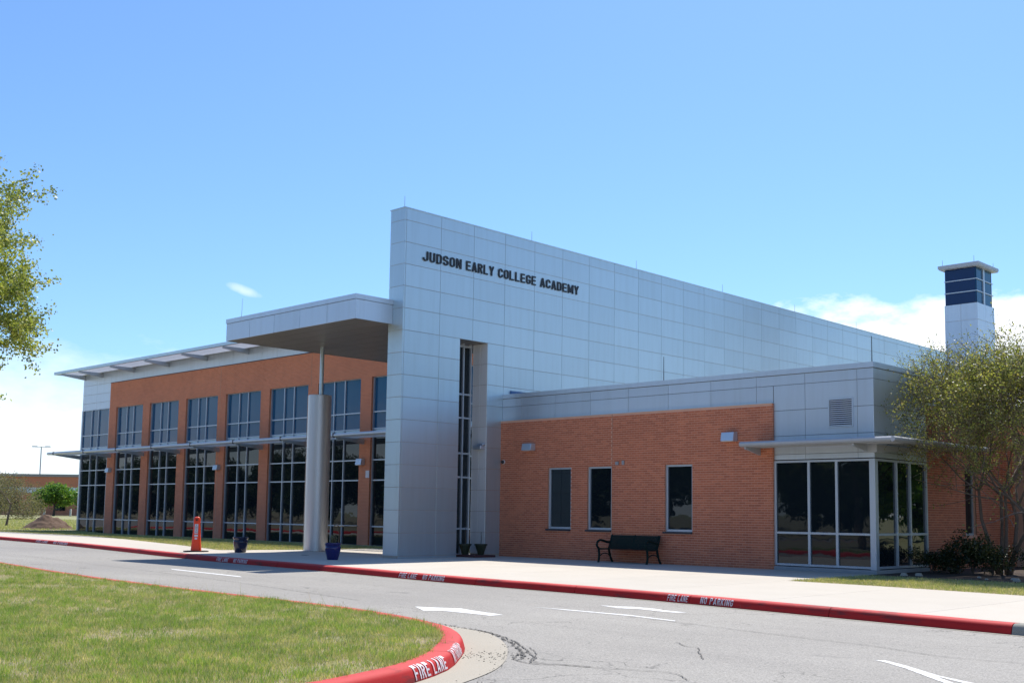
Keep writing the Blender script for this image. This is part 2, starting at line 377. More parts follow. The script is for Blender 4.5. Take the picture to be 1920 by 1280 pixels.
# ------------------------------------------------------------------ ground lines
FK = [(-70, .5), (-55, -1.6), (-42, -3.4), (-34, -4.4), (-28, -5.0), (-21.9, -5.6), (-13.2, -6.95), (-7, -7.98), (-3.2, -8.5), (.5, -8.78), (4.2, -9.15), (8.3, -9.62), (12.7, -9.86), (15.9, -10.22), (18.7, -10.62), (21.2, -10.95), (28, -11.6), (45, -12.6)]
NK = [(-70, -3.5), (-45, -8.2), (-30, -10.9), (-18, -12.6), (-6, -14.45), (4.6, -15.85), (9.4, -16.15), (12.7, -16.25), (14.3, -16.42), (15.6, -16.72), (16.6, -17.12), (17.45, -17.72), (18.2, -18.5), (18.73, -19.14), (19.14, -19.91), (19.5, -21), (19.7, -22.6), (19.3, -25.5), (17, -29.5), (10, -33), (-6, -35), (-30, -34), (-70, -30)]
def crom(P, step=.35):
    P = [Vector(p).to_3d() if len(p) == 3 else Vector((p[0], p[1], 0)) for p in P]
    out_ = []
    Q = [2*P[0]-P[1]]+P+[2*P[-1]-P[-2]]
    for i in range(1, len(Q)-2):
        p0, p1, p2, p3 = Q[i-1:i+3]; n = max(2, int((p2-p1).length/step))
        d01, d12, d23 = math.sqrt((p1-p0).length), math.sqrt((p2-p1).length), math.sqrt((p3-p2).length)
        m1 = (p2-p1)+d12*((p1-p0)/d01-(p2-p0)/(d01+d12)) if 0 else None
        t1 = (p1-p0)/(d01*d01)*0; 
        # centripetal tangents
        T1 = ((p1-p0)/(d01**2)-(p2-p0)/(d01**2+d12**2)+(p2-p1)/(d12**2))*(d12**2)
        T2 = ((p2-p1)/(d12**2)-(p3-p1)/(d12**2+d23**2)+(p3-p2)/(d23**2))*(d12**2)
        for k in range(n):
            t = k/n; t2, t3 = t*t, t*t*t
            out_.append((2*t3-3*t2+1)*p1+(t3-2*t2+t)*T1+(-2*t3+3*t2)*p2+(t3-t2)*T2)
    out_.append(P[-1]); return out_
def offset(pl, d):      # positive = left of travel
    r = []
    for i, p in enumerate(pl):
        t = (pl[min(i+1, len(pl)-1)]-pl[max(i-1, 0)]).normalized(); r.append(p+Vector((-t.y, t.x, 0))*d)
    return r
fk = crom(FK); nk = crom(NK, .3)
def arclen(pl):
    s = [0]
    for a, b in zip(pl, pl[1:]): s.append(s[-1]+(b-a).length)
    return s
def at(pl, sl, s):
    s = max(0, min(s, sl[-1]-1e-4)); i = min(int(np.searchsorted(sl, s, side='right'))-1, len(pl)-2)
    f = (s-sl[i])/(sl[i+1]-sl[i]); p = pl[i].lerp(pl[i+1], f)
    def tan(j): return (pl[min(j+1, len(pl)-1)]-pl[max(j-1, 0)]).normalized()
    t = tan(i).lerp(tan(i+1), f).normalized(); return p, t
fks, nks = arclen(fk), arclen(nk)
ykf = lambda x: float(np.interp(x, [p.x for p in fk], [p.y for p in fk]))

# structure: road
b = MB(); b.sheet([(-400, -60), (400, -60), (400, 10), (-400, 10)], -.15); road = b.obj('road', MT['asphalt'], kind='structure')
b = MB(); b.sheet([(-1500, -1500), (1500, -1500), (1500, 1500), (-1500, 1500)], -.22); b.obj('terrain', MT['field'], kind='structure')
b = MB(); b.sheet([(-400, -400), (400, -400), (400, -48), (-400, -48)], -.10); b.obj('far_lawn', MT['lawn'], kind='structure')

# kerbs
KP = [(0, -.155), (.012, -.10), (.03, -.045), (.045, -.022), (.07, -.006), (.10, .001), (.26, .001), (.275, -.01), (.275, -.155)]
def kerb_mesh(pl, sl, s0, s1, side, prof, mat, wob=0):
    n = max(2, int((s1-s0)/.3)); v = []; f = []
    for i in range(n+1):
        s = s0+(s1-s0)*i/n; p, t = at(pl, sl, s); nn = Vector((-t.y, t.x, 0))*side
        for o_, z in prof:
            w = wob*math.sin(s*1.7+o_*20)*.5+wob*math.sin(s*4.1)*.3
            q = p+nn*(o_+w*.5); v.append((q.x, q.y, z+(w*.4 if z > -.1 else 0)))
    m = len(prof)
    for i in range(n):
        for j in range(m-1):
            q = (i*m+j, (i+1)*m+j, (i+1)*m+j+1, i*m+j+1); f.append(q if side < 0 else q[::-1])
    e0 = tuple(range(m)); e1 = tuple(n*m+j for j in range(m)); f += [e0 if side > 0 else e0[::-1], e1[::-1] if side > 0 else e1]
    b = MB(); b.v = v; b.f = [q[::-1] for q in f]; return b.mesh('kerb_section', mat, True)
def kerb(name, pl, sl, s0, s1, side, gut, red):
    # gutter strip (concrete lip at road level) carries the sections
    b = MB(); n = int((s1-s0)/.4)
    A = []; B = []
    for i in range(n+1):
        p, t = at(pl, sl, s0+(s1-s0)*i/n); nn = Vector((-t.y, t.x, 0))*side
        A.append(p+nn*.05); B.append(p-nn*gut)
    b.v = [(p.x, p.y, -.146) for p in A]+[(p.x, p.y, -.146) for p in B]
    b.f = [(i, i+1, n+2+i, n+1+i) if side > 0 else (i+1, i, n+1+i, n+2+i) for i in range(n)]
    k = b.obj(name, MT['apron'], kind='structure')
    s = s0
    while s < s1-.5:
        e = min(s+3.05, s1); link('kerb_section', kerb_mesh(pl, sl, s+.007, e-.007, side, KP, MT['redpaint'] if red(s, e) else MT['greykerb'], .01), k)
        s = e
    return k
s_end = min(range(len(fk)), key=lambda i: abs(fk[i].x-21.18)); s_end = fks[s_end]
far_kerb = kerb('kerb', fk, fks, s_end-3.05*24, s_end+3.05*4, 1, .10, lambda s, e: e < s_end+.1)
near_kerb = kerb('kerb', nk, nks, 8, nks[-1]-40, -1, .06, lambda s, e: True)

# sidewalk slabs
def yb(x):
    return float(np.interp(x, [-70, -45, -34, -31.7, -28.6, -23, -14.9, -9.3, -9.0, -8.2, -7.95, -7.9, -.75, -.74, -.01, 0.0, 13.72, 13.73, 16, 19.1, 45],
                              [1.5, -.3, -.2, -.15, -.47, -1.6, -3.55, -5.15, -5.15, -3.2, -2.4, .9, .9, -4.40, -4.40, -.01, -.01, -4.42, -4.5, -4.9, -6.5]))
b = MB(); xs = sorted(set([x*.5 for x in range(-140, 91)]+[-9.3, -9.0, -8.2, -7.95, -7.9, -.75, -.74, -.01, 0, 13.72, 13.73]))
b.v = [(x, ykf(x)+.27, -.012) for x in xs]+[(x, yb(x), -.012) for x in xs]
b.f = [(i, i+1, len(xs)+i+1, len(xs)+i) for i in range(len(xs)-1)]
walk = b.obj('sidewalk', MT['jointback'], kind='structure')
joints = [-70, -64, -58, -52, -47, -42, -37, -33, -29, -25, -21, -17, -13, -9.3, -7.9, -4.2, -.745, 2.3, 5.1, 7.9, 10.8, 13.725, 16.6, 19.6, 22.6, 26, 30, 36, 45]
for x0, x1 in zip(joints, joints[1:]):
    ym = -4.43 if x0 >= -9.4 else 99     # a long joint splits the wide part
    for part in (0, 1):
        xx = [x0+.004]+[x for x in xs if x0+.01 < x < x1-.01]+[x1-.004]
        fr = [max(ykf(x)+.272, -99) for x in xx]; bk = [yb(min(max(x, x0+.005), x1-.005)) for x in xx]
        if part == 0: hi = [min(q, ym-.004) if ym < 90 else q for q in bk]; lo = fr
        else:
            if ym > 90: continue
            lo = [ym+.004]*len(xx); hi = bk
        keep = [i for i in range(len(xx)) if hi[i]-lo[i] > .05]
        if len(keep) < 2: continue
        pts = [(xx[i], lo[i]) for i in keep]+[(xx[i], hi[i]) for i in reversed(keep)]
        b = MB(); b.poly(pts, -.03, .0); b.obj('slab', MT['sidewalk'], walk)

# lawns
far_pts = [(x, yb(x)) for x in xs if x <= -7.92]
def strip_fill(name, xs_, lo, hi, z, mat, kind='structure'):
    b = MB(); n = len(xs_); b.v = [(x, lo(x), z) for x in xs_]+[(x, hi(x), z) for x in xs_]
    b.f = [(i, i+1, n+i+1, n+i) for i in range(n-1)]; return b.obj(name, mat, kind=kind)
def slope_fill(name, xs_, lo, z1, y1, mat):
    b = MB(); n = len(xs_); b.v = [(x, lo(x), -.004) for x in xs_]+[(x, (lo(x)*2+y1)/3, z1(x)*.25-.004) for x in xs_]+[(x, y1, z1(x)) for x in xs_]
    b.f = [(k*n+i, k*n+i+1, (k+1)*n+i+1, (k+1)*n+i) for k in range(2) for i in range(n-1)]; return b.obj(name, mat, None, True, kind='structure')
zdrop = lambda x: -.20*min(1, max(0, (x+47)/6))
slope_fill('lawn', [x for x in xs if -47 <= x <= -.74], yb, zdrop, 6.7, MT['lawn'])
b = MB(); bl_ = [x for x in xs if x <= -47]; b.sheet([(x, yb(x)) for x in bl_]+[(-47, 600), (-600, 600), (-600, 2.5)], -.004); b.obj('field', MT['field'], kind='structure')
b = MB(); b.sheet([(-47, 6.7), (400, 6.7), (400, 600), (-47, 600)], -.03); b.obj('field', MT['field'], kind='structure')
strip_fill('lawn', [x for x in xs if x >= 13.73], yb, lambda x: -.9+.0*x if x < 15 else -1.0-.03*(x-15), -.002, MT['lawn'])
b = MB(); mm = []
for i in range(40):
    x = 13.7+i*.35; mm.append((x, -.9-.1*math.sin(x*3)-.04*(x-13.7)))
b.sheet(mm+[(27, 12), (13.7, 12)], .006); b.obj('mulch_bed', MT['mulch'], kind='structure')
# island lawn, slightly crowned
inner = offset(nk, -.262); ip = [p for p, s in zip(inner, nks) if 8 < s]
b = MB(); b.sheet([(p.x, p.y) for p in reversed(ip)], -.016); b.obj('island_lawn', MT['lawn'], kind='structure')

# gutter apron at the island nose
apr = crom([(14.2, -16.0), (15.87, -16.22), (16.4, -16.36), (17.0, -16.72), (17.64, -17.22), (18.13, -17.70), (18.62, -18.23), (19.0, -18.74), (19.40, -19.5), (19.85, -20.7), (20.1, -22.5)], .15)
na = len(apr); inn = []
for p in apr:
    q = min(nk, key=lambda k: (k-p).length); inn.append(q)
b = MB(); b.v = [(p.x, p.y, -.1425) for p in apr]+[(q.x, q.y, -.1425) for q in inn]; b.f = [(i, i+1, na+i+1, na+i) for i in range(na-1)]
b.f = [f[::-1] for f in b.f]; b.obj('gutter_apron', MT['apron'], kind='structure')

# road markings and cracks (children of the road)
def flat(name, pts, z, mat, parent):
    a = sum(p[0]*q[1]-q[0]*p[1] for p, q in zip(pts, pts[1:]+pts[:1]))
    if a < 0: pts = pts[::-1]
    b = MB(); b.sheet(pts, z); return b.obj(name, mat, parent)
flat('arrow_marking', [(12.57, -14.35), (12.81, -14.27), (13.34, -14.0), (13.73, -14.11), (14.6, -14.27), (14.6, -14.55), (14.08, -14.52), (13.46, -14.53), (13.3, -14.78), (12.91, -14.55)], -.146, MT['paint'], road)
flat('arrow_marking', [(14.28, -11.6), (14.65, -11.62), (14.91, -11.44), (15.33, -11.42), (15.73, -11.57), (16.19, -11.6), (16.15, -11.8), (15.72, -11.78), (15.27, -11.71), (14.93, -11.86)], -.146, MT['paint'], road)
flat('arrow_marking', [(21.23, -15.0), (21.34, -14.94), (21.69, -15.18), (22.27, -15.66), (22.6, -15.84), (22.9, -16.0), (22.66, -15.98), (22.35, -15.77), (22.33, -15.79), (22.75, -16.2), (22.66, -16.24), (21.79, -15.4), (21.38, -15.07)], -.146, MT['paint'], road)
flat('lane_line', [(13.88, -12.83), (14.49, -12.75), (15.89, -12.72), (16.94, -12.93), (17.01, -13.02), (16.03, -12.85), (14.61, -12.85)], -.146, MT['paint'], road)
flat('lane_line', [(-.75, -11.56), (3.28, -11.95), (3.64, -12.13), (-.34, -11.75)], -.146, MT['paint'], road)
def crack(pts, w, seed, parent=road, z=-.1405):
    r = random.Random(seed); pl = crom(pts, .05); L_ = []; Q_ = []
    for i, p in enumerate(pl):
        t = (pl[min(i+1, len(pl)-1)]-pl[max(i-1, 0)]).normalized(); nn = Vector((-t.y, t.x, 0))
        j = nn*r.gauss(0, w*1.0); a = w*abs(r.gauss(.55, .45))+.002; b_ = w*abs(r.gauss(.55, .45))+.002
        L_.append(p+j+nn*a); Q_.append(p+j-nn*b_)
    n = len(pl); b = MB(); b.v = [(p.x, p.y, z) for p in Q_]+[(p.x, p.y, z) for p in L_]; b.f = [(i, i+1, n+i+1, n+i) for i in range(n-1)]
    b.obj('crack', MT['tar'], parent)
crack([(14.2, -15.93), (15.78, -16.14), (16.25, -16.26), (16.95, -16.62), (17.6, -17.05), (18.2, -17.55), (18.6, -17.95)], .020, 1)
crack([(15.9, -16.12), (16.9, -16.52), (17.5, -16.9), (18.3, -17.5), (18.7, -17.85), (18.85, -18.1)], .012, 2)
crack([(18.2, -17.62), (18.7, -18.08), (19.05, -18.05), (19.14, -17.98), (19.5, -17.84)], .014, 3)
crack([(17.9, -17.1), (18.4, -17.5), (18.81, -17.98), (19.47, -17.87), (20.02, -17.67), (20.36, -17.58), (20.75, -17.85)], .006, 4)
crack([(18.73, -15.29), (19.09, -15.56), (19.22, -15.58), (19.49, -15.91), (19.93, -16.43)], .006, 5)
crack([(16.5, -13.0), (18.55, -13.41), (19.46, -13.58), (20.69, -13.78), (21.7, -14.11), (22.6, -14.0), (24, -14.2)], .006, 6)
crack([(-12, -11.2), (-6, -11.9), (0, -12.6), (6, -13.4), (11, -14.3)], .008, 7)
b = MB()   # loose crumbs of asphalt around the broken edge
for i in range(260):
    a = random.choice([0, 1]); t = random.random()
    if a: p, tt = at(apr, arclen(apr), t*8); q = p+Vector((random.gauss(0, .07), random.gauss(0, .07), 0))
    else: q = Vector((random.gauss(18.1, .28), random.gauss(-18.0, .22), 0))
    s = random.uniform(.002, .0065); b.box(q.x-s, q.x+s, q.y-s, q.y+s, -.143, -.143+s)
b.obj('gravel', MT['tar'], None, kind='stuff', label='loose dark crumbs of asphalt scattered round the tip of the gutter apron')

# lettering: block glyphs drawn as mitred strokes
SW_ = .175
def arc(cx, cy, rx, ry, a0, a1, n=7): return [(cx+rx*math.cos(R(a0+(a1-a0)*i/n)), cy+ry*math.sin(R(a0+(a1-a0)*i/n))) for i in range(n+1)]
h_ = SW_/2; WG = .56; a_, b2_ = h_, WG-h_; lo_, hi_ = h_, 1-h_; rr_ = .19
GL = {
 'J': [[(b2_, 1)]+arc(b2_-rr_, lo_+rr_, rr_, rr_, 0, -90)+arc(a_+rr_, lo_+rr_, rr_, rr_, -90, -180)+[(a_, .36)]],
 'U': [[(a_, 1)]+arc(a_+rr_, lo_+rr_, rr_, rr_, 180, 270)+arc(b2_-rr_, lo_+rr_, rr_, rr_, -90, 0)+[(b2_, 1)]],
 'D': [[(a_, lo_), (a_, hi_), (b2_-rr_, hi_)]+arc(b2_-rr_, hi_-rr_, rr_, rr_, 90, 0)[1:]+arc(b2_-rr_, lo_+rr_, rr_, rr_, 0, -90)+[(a_-h_, lo_)]],
 'S': [[(b2_, .70)]+arc(b2_-rr_, hi_-rr_, rr_, rr_, 0, 90)+arc(a_+rr_, hi_-rr_, rr_, rr_, 90, 180)+arc(a_+rr_, .5+rr_*.6, rr_, rr_*.6, 180, 250, 4)+arc(b2_-rr_, .5-rr_*.6, rr_, rr_*.6, 70, 0, 4)+arc(b2_-rr_, lo_+rr_, rr_, rr_, 0, -90)+arc(a_+rr_, lo_+rr_, rr_, rr_, -90, -180)+[(a_, .30)]],
 'O': [arc(a_+rr_, hi_-rr_, rr_, rr_, 90, 180)+arc(a_+rr_, lo_+rr_, rr_, rr_, 180, 270)+arc(b2_-rr_, lo_+rr_, rr_, rr_, -90, 0)+arc(b2_-rr_, hi_-rr_, rr_, rr_, 0, 90)+[(a_+rr_, hi_)]],
 'C': [[(b2_, .66)]+arc(b2_-rr_, hi_-rr_, rr_, rr_, 0, 90)+arc(a_+rr_, hi_-rr_, rr_, rr_, 90, 180)+arc(a_+rr_, lo_+rr_, rr_, rr_, 180, 270)+arc(b2_-rr_, lo_+rr_, rr_, rr_, -90, 0)+[(b2_, .36)]],
 'G': [[(b2_, .68)]+arc(b2_-rr_, hi_-rr_, rr_, rr_, 0, 90)+arc(a_+rr_, hi_-rr_, rr_, rr_, 90, 180)+arc(a_+rr_, lo_+rr_, rr_, rr_, 180, 270)+arc(b2_-rr_, lo_+rr_, rr_, rr_, -90, 0)+[(b2_, .44), (.30, .44)]],
 'N': [[(a_, 0), (a_, 1)], [(a_*.9, .97), (b2_*1.02, .03)], [(b2_, 0), (b2_, 1)]],
 'M': [[(a_, 0), (a_, 1)], [(a_, .97), (.36, .12)], [(.36, .12), (.72-a_, .97)], [(.72-a_, 0), (.72-a_, 1)]],
 'E': [[(WG*.92, hi_), (a_, hi_), (a_, lo_), (WG*.95, lo_)], [(a_, .51), (WG*.86, .51)]],
 'F': [[(WG*.92, hi_), (a_, hi_), (a_, 0)], [(a_, .49), (WG*.84, .49)]],
 'L': [[(a_, 1), (a_, lo_), (WG*.92, lo_)]],
 'I': [[(a_, 0), (a_, 1)]],
 'A': [[(.07, 0), (.29, 1)], [(.29, 1), (.51, 0)], [(.14, .27), (.44, .27)]],
 'R': [[(a_, 0), (a_, hi_), (b2_-rr_, hi_)]+arc(b2_-rr_, hi_-.18, rr_, .18, 90, -90)+[(a_, hi_-.36)], [(.30, .52), (b2_+.01, 0)]],
 'P': [[(a_, 0), (a_, hi_), (b2_-rr_, hi_)]+arc(b2_-rr_, hi_-.19, rr_, .19, 90, -90)+[(a_, hi_-.38)]],
 'K': [[(a_, 0), (a_, 1)], [(a_, .38), (b2_, 1)], [(.24, .56), (b2_+.02, 0)]],
 'Y': [[(.06, 1), (.28, .46)], [(.50, 1), (.28, .46)], [(.28, 0), (.28, .50)]],
}
def glyph(ch, sw=SW_):
    V_, F_ = [], []
    for st in GL[ch]:
        pts = [Vector((x, y, 0)) for x, y in st]; pts = [p for i, p in enumerate(pts) if i == 0 or (p-pts[i-1]).length > 1e-4]
        k = len(V_)
        for i, p in enumerate(pts):
            d0 = (p-pts[i-1]).normalized() if i else (pts[1]-p).normalized(); d1 = (pts[i+1]-p).normalized() if i < len(pts)-1 else d0
            if i == 0 and (pts[0]-pts[-1]).length < 1e-3: d0 = (pts[-1]-pts[-2]).normalized()
            if i == len(pts)-1 and (pts[0]-pts[-1]).length < 1e-3: d1 = (pts[1]-pts[0]).normalized()
            t = (d0+d1).normalized(); n_ = Vector((-t.y, t.x, 0)); w_ = sw/2/max(.45, n_.dot(Vector((-d0.y, d0.x, 0))))
            V_ += [p+n_*w_, p-n_*w_]
        for i in range(len(pts)-1): F_.append((k+2*i, k+2*i+1, k+2*i+3, k+2*i+2))
    return V_, F_
def gwid(ch): return {'I': SW_, 'M': .72, 'A': .58}.get(ch, WG)
def kerb_text(txt, pl, sl, side, s0, s1, parent, zlo=-.125, zhi=-.012):
    import bmesh
    bm = bmesh.new(); x = 0
    for ch in txt:
        if ch == ' ': x += .42; continue
        V_, F_ = glyph(ch, .15); vs = [bm.verts.new((p.x+x, p.y, 0)) for p in V_]
        for f in F_: bm.faces.new([vs[i] for i in f])
        x += gwid(ch)+.16
    tot = x-.16
    for _ in range(2): bmesh.ops.subdivide_edges(bm, edges=[e for e in bm.edges if e.calc_length() > .2], cuts=2, use_grid_fill=True)
    # stencil bridges: drop the little bits of paint across the middle of round letters
    pz = [p[1] for p in KP[:6]]; po = [p[0] for p in KP[:6]]
    for v in bm.verts:
        s = s0+(s1-s0)*v.co.x/tot; z = zlo+(zhi-zlo)*v.co.y; p, t = at(pl, sl, s); nn = Vector((-t.y, t.x, 0))*side
        o_ = float(np.interp(z, pz, po)); w = .01*math.sin(s*1.7+o_*20)*.5+.01*math.sin(s*4.1)*.3
        q = p+nn*(o_+w*.5-.005); v.co = (q.x, q.y, z+(w*.4 if z > -.1 else 0)+.004)
    bmesh.ops.triangulate(bm, faces=bm.faces[:])
    me = bpy.data.meshes.new('lettering'); bm.to_mesh(me); bm.free(); me.materials.append(MT['stencil']); return link('lettering', me, parent)
def sx(x): i = min(range(len(fk)), key=lambda i: abs(fk[i].x-x)); return fks[i]+(x-fk[i].x)
for a, c_, t in ((14.62, 15.12, 'FIRE LANE'), (15.42, 16.18, 'NO PARKING'), (6.1, 6.85, 'FIRE LANE'), (7.1, 7.95, 'NO PARKING'), (-3.75, -2.95, 'FIRE LANE'), (-2.6, -1.75, 'NO PARKING'), (-24.3, -22.7, 'FIRE LANE'), (-21.9, -19.9, 'NO PARKING')):
    kerb_text(t, fk, fks, 1, sx(a), sx(c_), far_kerb)
def sn(x, y): return nks[min(range(len(nk)), key=lambda i: (nk[i]-Vector((x, y, 0))).length)]
sA, sB = sn(19.0, -19.62), sn(18.60, -19.0)
kerb_text('FIRE LANE', nk, nks, -1, sn(19.10, -19.92), sn(18.70, -19.12), near_kerb, -.13, .0)
kerb_text('NO PARKING', nk, nks, -1, sn(18.55, -18.90), sn(18.05, -18.35), near_kerb, -.13, .0)

# ------------------------------------------------------------------ the school building
bld = thing('school_building', 'long school building of brown brick and silver metal panels with a tall lettered fin wall', 'building')
YW = .588; XC = -33.16; FY = -4.415; FWD = .72; FEND = 41.0
ZT = lambda y: 11.0766-.0049*(y-FY)
Z0, RD, FJ = .0771, .7068, 1.4767

# fin wall core with the slot cut out
b = MB(); ti = .014
SL0, SL1, SLZ = -1.95, -.69, Z0+10*RD
def finseg(y0, y1, z0, zf=None):
    zt0, zt1 = (ZT(y0), ZT(y1)) if zf is None else (zf, zf)
    b.quadbox([(-FWD+ti, y0, z0), (-ti, y0, z0), (-ti, y1, z0), (-FWD+ti, y1, z0), (-FWD+ti, y0, zt0-.01), (-ti, y0, zt0-.01), (-ti, y1, zt1-.01), (-FWD+ti, y1, zt1-.01)])
finseg(FY+ti, SL0, .0); finseg(SL0, SL1-0.0, SLZ+ti); finseg(SL1+ti, FEND, .0)
fin = b.obj('fin_wall', MT['jointback'], bld)
b = MB(); b.box(-FWD+.03, -.03, FY+.03, SL0-.0, -.01, Z0); b.box(-FWD+.03, -.03, SL1+.03, 0, -.01, Z0); b.box(-.02+.0, -.004, FY+.03, SL0, 0, Z0-.005); b.obj('plinth', MT['panel'], fin)
ys = [FY, FY+.07]; y = FY+.07
while y < FEND: y += FJ; ys.append(min(y, FEND))
for i, (y0, y1) in enumerate(zip(ys, ys[1:])):
    for k in range(16):
        z0 = Z0+k*RD; z1 = min(z0+RD, ZT(y1)); 
        if y0 > 0 and z1 < 5.3: continue
        if k == 15: z1 = ZT(y1)
        a, c_ = y0, y1
        if z0 < SLZ-.01:
            if a < SL0 < c_: c_ = SL0
            elif a < SL1 and c_ > SL1: a = SL1
            elif a >= SL0 and c_ <= SL1: continue
            if c_ > SL0 and a < SL0: c_ = SL0
        if c_-a < .03: continue
        panel(fin, 'panel', (-ti+.001, a, z0), UY, c_-a, z1-z0, .013)
# end face and slot reveal panels (face -y)
for k in range(16):
    z0 = Z0+k*RD; z1 = min(z0+RD, ZT(FY))
    panel(fin, 'panel', (-FWD+.001, FY+ti-.001, z0), UX, FWD-.002, z1-z0, .013)
    if k < 10:
        panel(fin, 'panel', (-FWD+.001, SL1+ti-.001, z0), UX, FWD*.5, RD, .013, 'slat_light'); panel(fin, 'panel', (-FWD*.5, SL1+ti-.001, z0), UX, FWD*.5-.002, RD, .013, 'slat_light')  # light on the slot reveal is put into its colour, a paler metal
b = MB(); b.box(-FWD+.002, -.002, SL0+.002, SL1-.002, SLZ-.004, SLZ+.01); b.obj('slot_soffit', MT['soffit'], fin)
b = MB(); b.quadbox([(-FWD-.02, FY-.02, ZT(FY)-.012), (.02, FY-.02, ZT(FY)-.012), (.02, FEND, ZT(FEND)-.012), (-FWD-.02, FEND, ZT(FEND)-.012), (-FWD-.02, FY-.02, ZT(FY)+.02), (.02, FY-.02, ZT(FY)+.02), (.02, FEND, ZT(FEND)+.02), (-FWD-.02, FEND, ZT(FEND)+.02)])
b.obj('coping', MT['panel'], fin)
# glazing behind the slot
def mull(bx, axis, a0, a1, z0, z1, pl, d0, d1): pass
w = MB(); xg = -FWD-.10
for z in (.05, .90, 2.62, 3.42, 4.62, 5.42, SLZ-.09): w.box(xg-.02, xg+.07, SL0-.3, SL1+.0, z-.03, z+.03)
for yy in (SL0-.3, -1.08, SL1-.05): w.box(xg-.02, xg+.075, yy-.03, yy+.03, .0, SLZ)
win = w.obj('slot_window', MT['frame'], bld)
zz = [.08, .87, 2.59, 3.39, 4.59, 5.39, SLZ-.12]
for z0, z1 in zip(zz, zz[1:]):
    panel(win, 'pane', (xg, -2.2, z0), UY, 1.12, z1-z0, .008, 'glass', 0, .0015); panel(win, 'pane', (xg, -1.05, z0), UY, .33, z1-z0, .008, 'glass', 0, .0015)

# sign letters
sign = thing('wall_sign', 'row of black raised letters reading JUDSON EARLY COLLEGE ACADEMY high on the metal fin wall', 'sign', (0, 0, 0))
def letters(words, y0, y1s, z0, h):
    for w_, (a, c_) in zip(words, y1s):
        tot = sum(gwid(c) for c in w_)+.13*(len(w_)-1); sc = (c_-a)/tot; y = a
        for ch in w_:
            V_, F_ = glyph(ch, .15); b = MB(); n = 0; k = 0
            for st in GL[ch]: pass
            b.v = [(.034, y+p.x*sc, z0+p.y*h) for p in V_]+[(.012, y+p.x*sc, z0+p.y*h) for p in V_]; m = len(V_)
            ec = {}
            for f in F_:
                b.f.append(f); b.f.append(tuple(m+i for i in f[::-1]))
                for u, v in zip(f, f[1:]+f[:1]): ec.setdefault(frozenset((u, v)), []).append((u, v))
            for k2, e in ec.items():
                if len(e) == 1: u, v = e[0]; b.f.append((v, u, m+u, m+v))
            # nudge each stroke a hair so crossing strokes never share a plane
            o = b.obj('letter', MT['letter'], sign); off = 0; idx = 0
            for st in GL[ch]:
                q = [p for i, p in enumerate(st) if i == 0 or math.dist(p, st[i-1]) > 1e-4]
                for i in range(idx, idx+2*len(q)): o.data.vertices[i].co.x += off
                idx += 2*len(q); off += .0012
            y += (gwid(ch)+.13)*sc
letters(['JUDSON', 'EARLY', 'COLLEGE', 'ACADEMY'], 0, [(-3.66, -1.97), (-1.76, -.47), (-.26, 1.62), (1.84, 3.90)], 9.47, .33)

# low wing brick front: individually laid bricks proud of mortar
BW, BH, RH = .2032-.012, .06776-.013, .06776
wins = [(2.22, 3.22), (3.92, 4.90), (6.96, 7.95)]; WZ0, WZ1 = .95, 2.92
L1, L2, YQ = 10.64, 13.62, .06
def laybricks(parent, u0, u1, z1, plane, axis, holes, nlarge, joints_=()):
    sp = []
    row = 0; z = .005
    while z+RH <= z1+.01:
        u = u0-(row % 2)*.1016
        while u < u1:
            a, c_ = max(u+.006, u0), min(u+.1972, u1)
            segs = [(a, c_)]
            for h0, h1, hz0, hz1 in holes:
                if hz0 < z+RH*.5 < hz1:
                    ns = []
                    for s0, s1 in segs:
                        if s1 <= h0 or s0 >= h1: ns.append((s0, s1))
                        else:
                            if s0 < h0-.02: ns.append((s0, h0))
                            if s1 > h1+.02: ns.append((h1, s1))
                    segs = ns
            for s0, s1 in segs:
                if s1-s0 > .03: sp.append((s0, s1, z, z+BH))
            u += .2032
        row += 1; z += RH
    sp.sort(key=lambda q: (-(q[1]-q[0] > .18), math.hypot((q[0] if axis == 'x' else plane)-CPOS[0], (plane if axis == 'x' else q[0])-CPOS[1])+abs(q[2]-1.4)*.05))
    big, rest = sp[:nlarge], sp[nlarge:]
    def bverts(b, s0, s1, z0, z1_, pr):
        t = .012
        if axis == 'x': b.box(s0, s1, plane-pr, plane+.02, z0, z1_)
        else: b.box(plane-.02, plane+pr, s0, s1, z0, z1_)
    cache = {}
    for s0, s1, z0, z1_ in big:
        k = round(s1-s0, 3)
        if k not in cache:
            b = MB()
            if axis == 'x': b.box(0, s1-s0, -.004, .02, 0, BH)
            else: b.box(-.02, .004, 0, s1-s0, 0, BH)
            cache[k] = b.mesh('brick', MT['brick'])
        link('brick', cache[k], parent, loc=(s0, plane-random.uniform(0, .002), z0) if axis == 'x' else (plane+random.uniform(0, .002), s0, z0))
    b = MB()
    for s0, s1, z0, z1_ in rest: bverts(b, s0, s1, z0, z1_, .004+random.uniform(0, .0015))
    if rest: b.obj('bricks', MT['brick'], parent, kind='stuff')
b = MB()   # mortar backing with window holes
edges = [0.0]+[e for w_ in wins for e in w_]+[L1]
for i in range(0, len(edges), 2): b.box(edges[i], edges[i+1], .0, .25, -.01, 4.54)
for w0, w1 in wins: b.box(w0, w1, .0, .25, -.01, WZ0-.05); b.box(w0, w1, .0, .25, WZ1+.0, 4.54)
bw = b.obj('brick_wall', MT['mortar'], bld)
laybricks(bw, 0.0, L1, 4.53, 0.0, 'x', [(w0-.0, w1+.0, WZ0-.06, WZ1) for w0, w1 in wins]+[(4.905, 4.925, 0, 5)], 290)
b = MB(); b.box(4.906, 4.924, -.010, .0, .0, 4.53); b.obj('control_joint', MT['stucco'], bw)
b = MB(); b.box(0, L1+.012, -.02, YQ+.01, 4.54, 4.565); b.obj('wall_cap', MT['panel'], bw)
